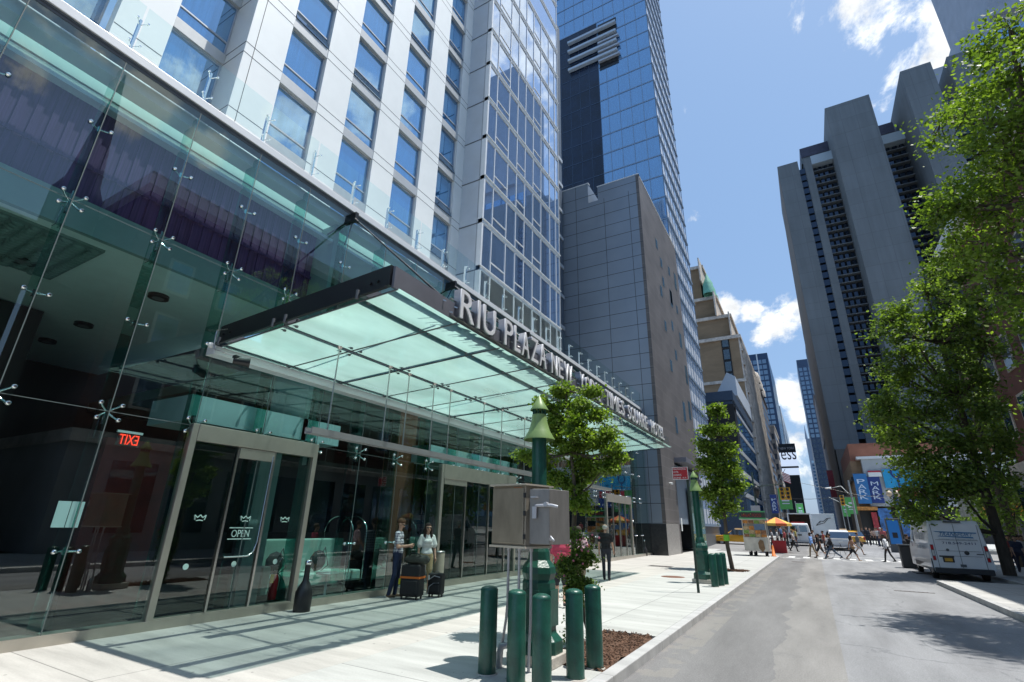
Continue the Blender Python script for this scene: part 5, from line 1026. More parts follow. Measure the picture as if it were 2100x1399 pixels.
midp=[(1960,560),(1920,540),(1990,600),(1940,620),(1900,600),(1965,660),(1905,660),(1860,645),(1820,660),(1870,690),(1930,700),(2000,680),(1850,730),(1900,750),(1960,740),(2020,720),(1830,760),(1870,790),(1930,800),(1990,790),(1815,830),(1850,850),(1900,850),(1960,850),(2020,830),(1800,860),(1835,890),(1880,910),(1930,910),(1985,900),(2040,900),(1860,950),(1900,960),(1950,960),(2000,950),(2050,960),(1880,1000),(1930,1005),(1970,1010),(1865,1040),(1900,1045),(1950,540)]
bigtree('large spreading tree with its dark trunk just right of the white van',(7.4,32.8,0),15,fillb(midp,31.5,2.0,.95,12),43,leafM,.18,.32,40,.24,grp)
farp=[(2060,650),(2090,700),(2070,760),(2050,820),(2095,820),(2080,880),(2060,930),(2030,1000),(2050,1040),(2080,1050),(2070,1000),(2020,760),(2100,930),(2120,980)]
bigtree('large tree at the right edge further along the pavement, second dark trunk',(10.2,42,0),15,fillb(farp,42,2.4,1.6,12),47,leafM,.24,.45,40,.26,grp,lean=(-.3,0))
bigtree('bright bushy small tree in the sun beyond the far right trunks',(15.5,62,.3),7,[((14.5,62,4.5),(2.3,2,1.8),30),((17,62,5),(2.2,2,1.8),30),((12.5,61,3.8),(1.6,1.6,1.2),16)],48,leafY,.3,.45,26,.15,grp)
q=[((*D(px,py,50),),(.8,.8,.7),14) for px,py in ((1880,1065),(1895,1050),(1870,1050),(1900,1075))]
tree('pavement_shrub','low bright shrub between the blue kiosk and the white van',(8.6,50,0),[(8.8,50,0),(8.7,50,1.5),(8.6,50,2.8)],q,0,22,.2,.25,leafY,51,trunk_r=.06,cat='shrub')
# ---------------- vehicles
vwhite=std('white vehicle paint',(.68,.70,.72),.3,0,.03,2,coat=.5); tyre=std('tyre rubber',(.02,.02,.02),.8,0,.1); vglass=mirror_glass('vehicle glass',(.015,.02,.025),.22,(.8,.9,1),0); redl=std('red lamp lens',(.45,.015,.02),.2,0,0); whl=std('clear lamp lens',(.6,.6,.58),.15,0,0); yel=std('taxi yellow paint',(.72,.36,.015),.3,0,.03,2,coat=.5); platem=std('amber number plate',(.65,.36,.04),.5,0,.05); blackp=std('black bumper plastic',(.03,.032,.035),.6,0,.1,4); vblue=std('blue vehicle lettering',(.02,.17,.36),.4,0,0); vnavy=std('navy vehicle lettering',(.02,.04,.12),.4,0,0); vgry=std('grey van lettering',(.30,.36,.42),.5,0,0)
def wheel(parent,x,y,r,w_=.2,z=0):
    o=MB().lathe([(r*.6,-w_/2),(r*.96,-w_/2),(r,-w_/2+.03),(r,w_/2-.03),(r*.96,w_/2),(r*.6,w_/2)],(0,0,0),20)
    def rot(q): q.v=[(c+x,a+y,b+z+r) for a,b,c in q.v]; return q
    t=rot(o).build('wheel',tyre,parent)
    h=MB().lathe([(.001,-w_/2+.02),(r*.3,-w_/2+.01),(r*.62,-w_/2+.04),(r*.62,w_/2-.04),(r*.3,w_/2-.01),(.001,w_/2-.02)],(0,0,0),14); rot(h).build('hubcap',alugrey,t)
def carbody(name,label,cat,prof,W_,roofin,mat,loc,rot,wheels,glass,extra=None,zc=1.0,group=None):
    # prof: side outline (y,z); body narrows above the waist zc
    o=E(name,(0,0,0),label,cat,group); n=len(prof); zt=max(p[1] for p in prof)
    def hw(z): return W_/2-(0 if z<=zc else (z-zc)/(zt-zc)*roofin)-(.06 if z<.35 else 0)
    q=MB(); vs=[(-hw(z),y,z) for y,z in prof]+[(hw(z),y,z) for y,z in prof]
    q.add(vs,[tuple(range(n)),tuple(range(2*n-1,n-1,-1))]+[(i,(i+1)%n,n+(i+1)%n,n+i)[::-1] for i in range(n)],0); q.build('body',mat,o,bevel=.05,seg=3)
    for nm,poly in glass:     # poly in (y,z) on both sides
        for s in (-1,1):
            g=MB(); P=[(s*(hw(z)+.012),y,z) for y,z in poly]; g.add(P,[tuple(range(len(P)))]); g.build(nm,vglass,o)
    for (x,y,r) in wheels:
        for s in (-1,1): wheel(o,s*x,y,r)
    if extra: extra(o,hw)
    o.location=loc; o.rotation_euler.z=rot; return o
# big panel van, rear at y=0 local, pointing +Y
def vanx(o,hw):
    # rear doors: recessed seams, lettering, lamps
    q=MB(); 
    for x in (0,): q.box(x-.008,x+.008,-.018,-.012,.52,2.30)
    for z in (.98,1.18,1.62): q.box(-.72,.72,-.016,-.012,z-.006,z+.006)
    for s in (-1,1): q.box(s*.79-.008,s*.79+.008,-.016,-.01,.5,2.25)
    q.build('door_seams',darkgrey,o)
    MB().box(-.97,.97,-.10,.12,.28,.50).build('rear_bumper',blackp,o,bevel=.03)
    q=MB(); q.box(-.72,-.22,-.03,-.012,.93,.98); q.box(-.62,-.24,-.02,-.01,.72,.93); q.build('plate_recess',blackp,o); MB().box(-.56,-.30,-.03,-.02,.76,.89).build('number_plate',platem,o)
    MB().lathe([(.001,0),(.09,0),(.095,.02)],(0,0,0),16).build('door_handle',blackp,o).location if False else None
    q=MB(); q.tube([(.24,-.012,1.12),(.24,-.04,1.12)],[.085,.07],14); q.build('door_handle',blackp,o)
    q=MB(); q.tube([(-.38,-.012,1.22),(-.38,-.03,1.22)],[.055,.05],14); q.build('round_emblem',darkgrey,o)
    q=MB(); q.box(.55,.78,-.022,-.012,1.06,1.10); q.build('model_badge',darkgrey,o)
    q=MB(); q.box(-.08,.12,-.03,-.012,.56,.66); q.build('hinge_latch',darkgrey,o)
    for s in (-1,1):
        L_=MB().box(s*.90-.055,s*.90+.055,-.03,.10,.78,1.42).build('tail_lamp',darkgrey,o)
        MB().box(s*.90-.045,s*.90+.045,-.04,-.028,1.22,1.40).build('red_lens',redl,L_); MB().box(s*.90-.045,s*.90+.045,-.04,-.028,.80,.94).build('red_lens',redl,L_); MB().box(s*.90-.04,s*.90+.04,-.037,-.028,.97,1.19).build('clear_lens',whl,L_)
    MB().box(-.3,.3,-.03,.02,2.34,2.39).build('high_brake_lamp',blackp,o)
    a=text('TRANSPORT','blue_lettering',.2,FACE_CAM((.05,-.02,1.86)),vblue,o,.002,wid=1.15,hei=.15,shear=.45)
    q=MB(); q.add([(-.72,-.02,1.97),(.72,-.02,1.94),(.72,-.02,1.90),(-.66,-.02,1.94)],[(0,1,2,3)]); q.add([(-.6,-.02,1.78),(.58,-.02,1.76),(.6,-.02,1.71),(-.6,-.02,1.76)],[(0,1,2,3)]); q.build('blue_swoosh',vblue,o)
    text('718.549-2411','phone_lettering',.2,FACE_CAM((.05,-.02,1.50)),vnavy,o,.002,wid=1.12,hei=.095)
    text('COMMERCIAL DELIVERY SERVICE','small_lettering',.1,FACE_CAM((.05,-.02,1.65)),vgry,o,.002,wid=1.28,hei=.05)
    Ms=frame((-hw(1.8)-.02,2.2,1.75),(0,-1,0),(0,0,1)); text('TRANSPORT','side_lettering',.3,Ms,vgry,o,.002,wid=2.6,hei=.32,shear=.3)
    Ms=frame((-hw(1.3)-.02,2.2,1.3),(0,-1,0),(0,0,1)); text('718.549-2411','side_lettering',.3,Ms,vgry,o,.002,wid=2.6,hei=.22)
    for s in (-1,1): MB().box(s*(hw(.6)-.03),s*(hw(.6)+.02),1.5,4.4,.42,.62).build('side_moulding',blackp,o)
    q=MB(); q.box(-1.03,-.99,.0,.35,.30,.85); q.build('corner_bumper',blackp,o)
    for s in (-1,1): MB().box(s*1.0-.02 if s<0 else .98,s*1.02,4.35,4.5,1.25,1.6).build('wing_mirror',blackp,o)
P_van=[(0,.32),(.0,.5),(0,1.6),(.03,2.3),(.12,2.42),(4.1,2.48),(4.6,2.3),(5.1,1.55),(5.6,1.25),(5.72,.9),(5.7,.35)]
carbody('panel_van','white panel van with blue lettering and amber plate parked under the right trees','van',P_van,2.04,.16,vwhite,(5.25,29.6,-.13),.0,[(.86,1.05,.35),(.86,4.85,.35)],[('side_window',[(4.0,1.45),(4.0,2.05),(4.5,2.05),(4.9,1.5)])],vanx,zc=1.1)
def rearx(mat,wide,zw,glz,plate=True,lamps=(.6,1.1),pl=whitepanel,roof=None):
    def f(o,hw):
        zl,zh=glz; g=MB(); g.quad((-wide/2+.1,-.03,zl),(wide/2-.1,-.03,zl),(wide/2-.2,.12 if zh>zl+.3 else .0,zh),(-wide/2+.2,.12 if zh>zl+.3 else 0,zh)); g.build('rear_window',vglass,o)
        for s in (-1,1): MB().box(s*(wide/2-.12)-.07,s*(wide/2-.12)+.07,-.04,.05,lamps[0],lamps[1]).build('tail_lamp',redl,o)
        MB().box(-wide/2+.03,wide/2-.03,-.09,.1,.3,.5).build('rear_bumper',blackp if mat is not vwhite else alugrey,o)
        MB().box(-.17,.17,-.05,-.03,.72,.86).build('number_plate',pl,o)
        if roof: roof(o,hw)
    return f
P_suv=[(0,.35),(-.02,.8),(.05,1.0),(.45,1.62),(1.0,1.72),(2.6,1.70),(3.4,1.1),(4.5,.95),(4.6,.4)]
def sidew(a,b,c,d): return [('side_window',[(a,1.02),(b,1.55),(c,1.55),(d,1.05)])]
def suvroof(o,hw): MB().box(-.5,.5,1.0,1.25,1.74,1.84).build('roof_light_bar',redl,o)
def G_(px,y): p=at(px,1100,1,y); return p[0]
carbody('white_suv','white four wheel drive driving away beyond the crossing pedestrians','car',P_suv,1.85,.22,vwhite,(G_(1722,55),55,gz(55)),.05,[(.8,.9,.36),(.8,3.6,.36)],sidew(.55,.8,2.5,3.1),rearx(vwhite,1.85,1,(1.02,1.55),True,(.8,1.05)))
P_wv=[(0,.35),(0,1.0),(.06,2.0),(.2,2.12),(3.9,2.12),(4.5,1.4),(5.2,1.1),(5.3,.4)]
def wvx(o,hw):
    for s in (-1,1): MB().quad((s*.10,-.02+.03,1.3),(s*.75,.01,1.3),(s*.70,.03,1.85),(s*.10,.03,1.85)).build('rear_window',vglass,o); MB().box(s*.88-.05,s*.88+.05,-.03,.04,.8,1.2).build('tail_lamp',redl,o)
    MB().box(-.9,.9,-.1,.1,.35,.5).build('rear_bumper',alugrey,o); MB().box(-.15,.2,-.03,0,.95,1.1).build('number_plate',darkgrey,o); MB().box(-.007,.007,-.02,0,.5,2.0).build('door_seam',darkgrey,o); MB().box(-.6,.6,.3,.7,2.13,2.25).build('roof_light_bar',redl,o)
carbody('white_van','white cargo van with two rear windows driving away up the avenue','van',P_wv,2.0,.15,vwhite,(G_(1640,60),60,gz(60)),0,[(.85,.9,.35),(.85,4.2,.35)],[('side_window',[(3.4,1.3),(3.4,1.85),(3.8,1.85),(4.2,1.35)])],wvx,zc=1.1)
P_tx=[(0,.35),(-.02,.85),(.15,1.0),(.7,1.42),(1.2,1.5),(2.4,1.48),(3.2,1.0),(4.4,.9),(4.5,.4)]
def txroof(o,hw): MB().box(-.15,.15,1.5,2.2,1.5,1.68).build('roof_sign',whitepanel,o)
carbody('taxi','yellow taxi turning away to the right of the white car','taxi',P_tx,1.8,.22,yel,(G_(1755,62),62,gz(62)),.5,[(.78,.85,.33),(.78,3.5,.33)],sidew(.5,.8,2.3,2.9),rearx(yel,1.8,1,(1.0,1.4),True,(.7,.95),platem,txroof),group='yellow taxis in the avenue')
x0=at(1466,1095,1,60)[0]
carbody('taxi','yellow taxi crossing the avenue behind the trunk of the far sidewalk tree','taxi',P_tx,1.8,.22,yel,(x0+4.7-.4,59.5,.12),rad(90),[(.78,.85,.33),(.78,3.5,.33)],sidew(.5,.8,2.3,2.9),rearx(yel,1.8,1,(1.0,1.4),True,(.7,.95),platem,txroof),group='yellow taxis in the avenue')
def truck(name,label,px,y,mode):
    o=E(name,(0,0,0),label,'truck'); 
    if mode: 
        MB().box(-1.2,1.2,0,6,.9,3.35).build('cargo_box',std('pale truck box',(.55,.60,.64),.5,0,.06,1.5),o,bevel=.03); q=MB(); pts=[(-.8,-.02,2.0),(-.3,-.02,2.5),(.0,-.02,2.45),(.4,-.02,2.8),(.85,-.02,2.85)]; q.tube(pts,.035,4); q.tube([(-.8,-.02,2.0),(-.5,-.02,2.1),(.1,-.02,2.3),(.5,-.02,2.75)],.03,4); q.tube([(-.3,-.02,2.5),(-.4,-.02,2.2)],.03,4); q.build('black_scribble',inkK,o)
    else:
        q=MB(); 
        for b in ((-1.2,-1.08,0,6,.9,3.3),(1.08,1.2,0,6,.9,3.3),(-1.08,1.08,0,6,3.18,3.3),(-1.08,1.08,0,6,.9,1.0)): q.box(*b)
        q.build('cargo_box',vwhite,o); MB().box(-1.08,1.08,2.5,2.6,1.0,3.18).build('dark_load',std('dark brown load',(.06,.04,.035),.8,0,.3,3),o)
    MB().box(-1.15,1.15,6.1,7.8,.6,2.6).build('cab',vwhite,o,bevel=.12); MB().box(-.5,.5,0,7.6,.55,.85).build('chassis',blackp,o); MB().box(-1.1,1.1,-.1,0,.55,.7).build('rear_bumper',blackp,o)
    for y_ in (1.2,6.9):
        for s in (-1,1): wheel(o,s*1.0,y_,.45,.3)
    for s in (-1,1): MB().box(s*1.0-.1,s*1.0+.1,-.13,-.1,.72,.85).build('tail_lamp',redl,o)
    o.location=(G_(px,y),y,gz(y)); return o
truck('box_truck','white box truck with its dark cargo bay standing open behind the cargo van',1645,70,0)
truck('box_truck','pale box truck with a black scribbled drawing on its closed rear',1694,74,1)
# ---------------- food cart
ct=E('food_cart',(-3.65,41.4,0),'steel food cart with a green edged sign roof and food pictures at the corner','food cart'); cst=std('scuffed cart steel',(.52,.50,.45),.4,.5,.15,3); gc=std('green cart trim',(.10,.42,.16),.5,0,.1)
x0,x1,y0,y1=-4.48,-2.92,40.9,42.4
MB().box(x0,x1,y0,y1,.32,1.22).build('lower_body',cst,ct,bevel=.02)
q=MB()
for x in (x0+.04,x1-.04):
    for y in (y0+.04,y1-.04): q.box(x-.03,x+.03,y-.03,y+.03,1.22,2.4)
q.build('corner_posts',cst,ct); MB().box(x0-.1,x1+.1,y0-.12,y1+.1,2.36,2.5).build('roof_slab',cst,ct)
MB().box(x0-.1,x1+.05,y0-.14,y0-.1,2.46,2.94).build('sign_board',std('dark menu board',(.03,.05,.04),.5,0,0),ct)
q=MB(); q.box(x0-.12,x1+.07,y0-.16,y0-.1,2.88,2.96); q.box(x0-.12,x1+.07,y0-.16,y0-.1,2.42,2.5); q.build('green_trim',gc,ct)
text('HALAL','red_lettering',.2,FACE_CAM((x0+.4,y0-.15,2.68)),redS,ct,.005,wid=.6,hei=.2); text('FOOD','red_lettering',.2,FACE_CAM((x1-.5,y0-.15,2.68)),redS,ct,.005,wid=.6,hei=.2)
fm=[std('food picture '+n,c,.5,0,.6,9) for n,c in (('orange',(.5,.2,.04)),('tan',(.45,.33,.18)),('green',(.2,.32,.06)),('brown',(.28,.13,.06)))]
random.seed(2)
for r_,(za,zb) in enumerate(((2.12,2.34),(1.70,1.95),(1.45,1.68),(1.24,1.42))):
    for k in range(4):
        xa=x0+.08+k*.37
        if r_ in (1,) and k>=2: continue
        MB().box(xa,xa+.33,y0-.03,y0-.01,za,zb).build('food_picture',fm[(k*3+r_)%4],ct)
MB().box(x0+.1,x1-.1,y1-.3,y1-.25,1.22,2.36).build('back_panel',cst,ct); MB().box(x1-.8,x1-.1,y0-.02,y0,1.7,2.1).build('serving_window',vglass,ct)
for x in (x0+.3,x0+.6,x1-.25):
    for y in (y0+.15,y1-.2): wheel(ct,x,y,.14,.1)
q=MB(); q.prism([(x1-.62,.5),(x1-.42,.25),(x1-.25,.5),(x1-.3,1.0),(x1-.5,1.08),(x1-.65,.85)],1,y0-.1,y0-.03); T(q.build('cardboard',std('brown cardboard',(.22,.14,.08),.9,0,.2,6)),'crumpled brown cardboard leaning against the food cart','cardboard')
q=MB(); q.lathe([(.20,0),(.20,.03),(.12,.04),(.05,.7),(.03,.72)],(-2.75,41.6,0),12); T(q.build('traffic_cone',std('orange cone',(.65,.17,.02),.6,0,.05)),'orange traffic cone at the right side of the food cart','cone')
# umbrella stand across the corner
um=E('vendor_umbrella',(G_(1600,50),50,0),'orange and yellow vendor umbrella beyond the food cart','umbrella'); ux=G_(1596,50); q=MB(); n=8; zt=2.75; r_=1.15
for j in range(n):
    a=2*math.pi*j/n; b=2*math.pi*(j+1)/n; q.add([(ux,50,zt),(ux+r_*math.cos(a),50+r_*math.sin(a),zt-.5),(ux+r_*math.cos(b),50+r_*math.sin(b),zt-.5)],[(0,1,2)],j%2); q.add([(ux+r_*math.cos(a),50+r_*math.sin(a),zt-.5),(ux+r_*math.cos(b),50+r_*math.sin(b),zt-.5),(ux+r_*math.cos(b),50+r_*math.sin(b),zt-.7),(ux+r_*math.cos(a),50+r_*math.sin(a),zt-.7)],[(0,1,2,3)],j%2)
q.build('canopy_cloth',[std('orange umbrella cloth',(.62,.12,.03),.7,0,.05),std('yellow umbrella cloth',(.65,.42,.08),.7,0,.05)],um); MB().cyl((ux,50,-.1),(ux,50,zt),.025,n=8).build('pole',steel,um); MB().box(ux-.5,ux+.5,49.6,50.4,-.05,.9).build('vendor_box',redS,um)
# ---------------- signals, lamps, banners over the avenue
sigY=std('yellow signal housing',(.62,.33,.02),.5,0,.05); pm=std('dull green lamp post',(.05,.09,.08),.5,.2,.1); grb=std('green street banner',(.10,.42,.12),.6,0,.15,2); galv=std('galvanised pole',(.30,.33,.34),.5,.5,.1)
def pole_top(px,py,y): p=at(px,py,1,y); return p
tl=E('traffic_signal_mast',(-8.0,52,0),'mast arm with yellow traffic signal and street lantern behind the far sidewalk tree','traffic light')
a=at(1560,1100,1,52); b=at(1562,1003,1,52); c=at(1608,992,1,52); e=at(1510,1032,1,52)
q=MB(); q.tube([(a[0],52,-.1),(a[0],52,b[2]+1.5)],[.11,.08],8); q.tube([(e[0],52,e[2]),(a[0],52,b[2]+.2),(c[0],52,c[2])],[.05,.05,.03],6); q.build('mast_arm',pm,tl)
def signal(o,x,y,z,n=1):
    for k in range(n): 
        s_=MB().box(x-.2+k*.45,x+.2+k*.45,y-.15,y+.15,z-.55,z+.5).build('signal_head',sigY,o)
        for dz in (-.33,0,.33): MB().tube([(x+k*.45,y-.15,z+dz),(x+k*.45,y-.22,z+dz)],[.13,.12],10).build('signal_lens',darkmetal,s_)
signal(tl,at(1604,1010,1,52)[0],52,at(1604,1012,1,52)[2],2)
z=at(1553,1014,1,52); q=MB(); q.lathe([(.08,-.3),(.28,.25),(.3,.5),(.05,.75)],(z[0],51.9,z[2]),10); q.build('lantern',darkmetal,tl); o=MB().box(at(1540,1042,1,52)[0],at(1560,1050,1,52)[0],51.8,51.83,at(1550,1062,1,52)[2],at(1550,1037,1,52)[2]).build('sign_panel',alugrey,tl)
def gbanner(px,py,w_,h,y,label,txt=''):
    p=at(px,py,1,y); o=E('street_banner',(p[0],y,p[2]-h),label,'banner','green street banners'); MB().box(p[0]-w_/2,p[0]+w_/2,y-.03,y+.03,p[2]-h,p[2]).build('banner_cloth',grb,o); MB().box(p[0]-w_/2,p[0]+w_/2,y-.05,y+.05,p[2],p[2]+.06).build('banner_arm',galv,o)
    q=MB(); q.box(p[0]-w_*.3,p[0]+w_*.3,y-.06,y-.035,p[2]-h*.62,p[2]-h*.55); q.box(p[0]-w_*.3,p[0]+w_*.3,y-.06,y-.035,p[2]-h*.75,p[2]-h*.7); q.box(p[0]-w_*.2,p[0]+w_*.2,y-.06,y-.035,p[2]-h*.4,p[2]-h*.3); q.build('pale_print',inkL,o); MB().cyl((p[0]-w_/2-.05,y,gz(y)),(p[0]-w_/2-.05,y,p[2]+.3),.05,n=6).build('banner_pole',galv,o)
gbanner(1607,1002,1.05,1.9,56,'green street banner beside the yellow signal on the left'); gbanner(1639,1033,.75,1.5,75,'smaller green street banner further up on the left'); gbanner(1731,1026,.7,1.8,72,'darker narrow green banner of the right pair'); gbanner(1742,1020,1.0,1.8,70,'wider bright green banner of the right pair')
banner(1583,1015,1593,1053,80,'narrow navy vertical banner reading PARK on the left stone front','PARK',navyB,inkL,.85,name='park_banner')
rt_=E('signal_pole',(G_(1755,68),68,.3),'leaning-looking galvanised signal pole with a curved lamp arm before the red brick building','traffic light'); a=at(1764,1104,1,68); b=at(1735,985,1,68); c=at(1707,1001,1,68); d=at(1700,1020,1,68)
q=MB(); q.tube([(a[0],68,gz(68)),(a[0],68,b[2])],[.13,.08],8); q.tube([(a[0],68,b[2]-1.7),((a[0]+c[0])/2,68,c[2]+.2),(c[0],68,c[2])],[.05,.04,.04],6); q.tube([(a[0],68,b[2]-3),(d[0],68,d[2])],[.05,.035],6); q.build('pole_and_arms',galv,rt_); q=MB(); q.tube([(c[0]-.1,68,c[2]),(c[0]-.7,68,c[2]-.02)],[.12,.06],8); q.build('lamp_head',whitepanel,rt_); signal(rt_,at(1727,1024,1,68)[0],68,at(1727,1026,1,68)[2]); 
ml=E('street_lamp',(G_(1850,60),60,0),'black street lamp with twin cream globes before the theatre billboard','street lamp'); a=at(1850,1100,1,60); t_=at(1831,1012,1,60); q=MB(); q.tube([(t_[0],60,.1),(t_[0],60,t_[2]-.3)],[.14,.07],8); q.tube([(t_[0]-.35,60,t_[2]-.35),(t_[0],60,t_[2]-.2),(t_[0]+.35,60,t_[2]-.35)],.04,6); q.build('post',darkmetal,ml)
for s in (-.3,.3): MB().ball((t_[0]+s,60,t_[2]-.02),.24,10,0,(1,1,1.2)).build('globe',std('cream lamp globe',(.60,.48,.34),.4,0,0) if 'cream lamp globe' not in MATS else MATS['cream lamp globe'],ml)
ks=E('street_kiosk',(G_(1836,56),56,0),'tall blue screen kiosk on the right pavement beyond the walking man in white','kiosk'); kx=G_(1836,56); kt=at(1832,1063,1,56)[2]; MB().box(kx-.5,kx+.5,55.9,56.2,.0,kt).build('kiosk_frame',darkgrey,ks,bevel=.03); MB().box(kx-.4,kx+.4,55.88,55.9,kt*.28,kt-.18).build('blue_screen',std('blue advert screen',(.02,.14,.45),.3,0,0,emit=((.03,.22,.6),.12)),ks); MB().box(kx-.18,kx+.18,55.86,55.88,kt*.45,kt*.6).build('dark_shape',inkK,ks)
wr=[]
for (p0,y0_,p1,y1_,Y,lab) in ((1480,1020,1870,1012,60,'upper'),(1640,990,1900,1030,64,'lower')):
    a=at(p0,y0_,1,Y); b=at(p1,y1_,1,Y); q=MB(); q.tube([(a[0],Y,a[2]),((a[0]+b[0])/2,Y,(a[2]+b[2])/2-.35),(b[0],Y,b[2])],.018,5); T(q.build('overhead_cable',darkmetal),lab+' thin black cable strung across the avenue','cable')
flg=E('flag',(-7.5,95,8),'flag with red and white stripes on a slanted pole from the left stone front','flag'); a=at(1590,1000,1,95); b=at(1610,962,1,95); q=MB(); q.tube([tuple(a),tuple(b)],.05,6); q.build('flag_pole',galv,flg); q=MB()
for i in range(11):
    c=at(1604,968,1,94.9); d_=.13; q.add([(c[0],94.9,c[2]-d_*i),(c[0]+1.0,94.9,c[2]-.5-d_*i),(c[0]+1.0,94.9,c[2]-.5-d_*(i+1)),(c[0],94.9,c[2]-d_*(i+1))],[(0,1,2,3)],i%2)
q.build('striped_cloth',[std('flag red',(.45,.05,.06),.7,0,0),whitepanel],flg)
# right pavement clutter: awning, bins, signs
T(MB().box(11.0,13.2,50,51.4,3.1,3.9).build('orange_awning',std('orange awning',(.62,.25,.02),.7,0,.05)),'orange awning box glimpsed past the big tree trunk','awning')
tb2=E('rubbish_bin',(5.3,41.0,-.05),'dark grey rubbish bin beside the rear left corner of the white van','bin'); p=at(1882,1130,1,36); MB().box(4.05,4.75,37.6,38.3,-.12,1.05).build('bin_body',blackp,tb2,bevel=.04); MB().box(4.0,4.8,37.55,38.35,1.05,1.12).build('bin_lid',darkgrey,tb2)
q=MB(); q.box(4.0,5.3,33.0,34.4,-.129,-.09); T(q.build('road_plate',blackp),'flat black plate lying on the road left of the white van','road plate')
stn=E('street_sign_board',(9.2,46,0),'white pole sign with a dark red panel behind the white van','street sign'); p=at(1990,1060,1,46); MB().box(p[0]-.5,p[0]+.5,45.9,46,p[2],p[2]+2.0).build('white_panel',std('printed grey board',(.5,.5,.5),.6,0,.3,8),stn); MB().box(p[0]-.7,p[0]+.5,45.85,45.95,p[2]+2.0,p[2]+2.6).build('red_panel',redS,stn); MB().cyl((p[0],46,0),(p[0],46,p[2]),.05,n=8).build('post',galv,stn)
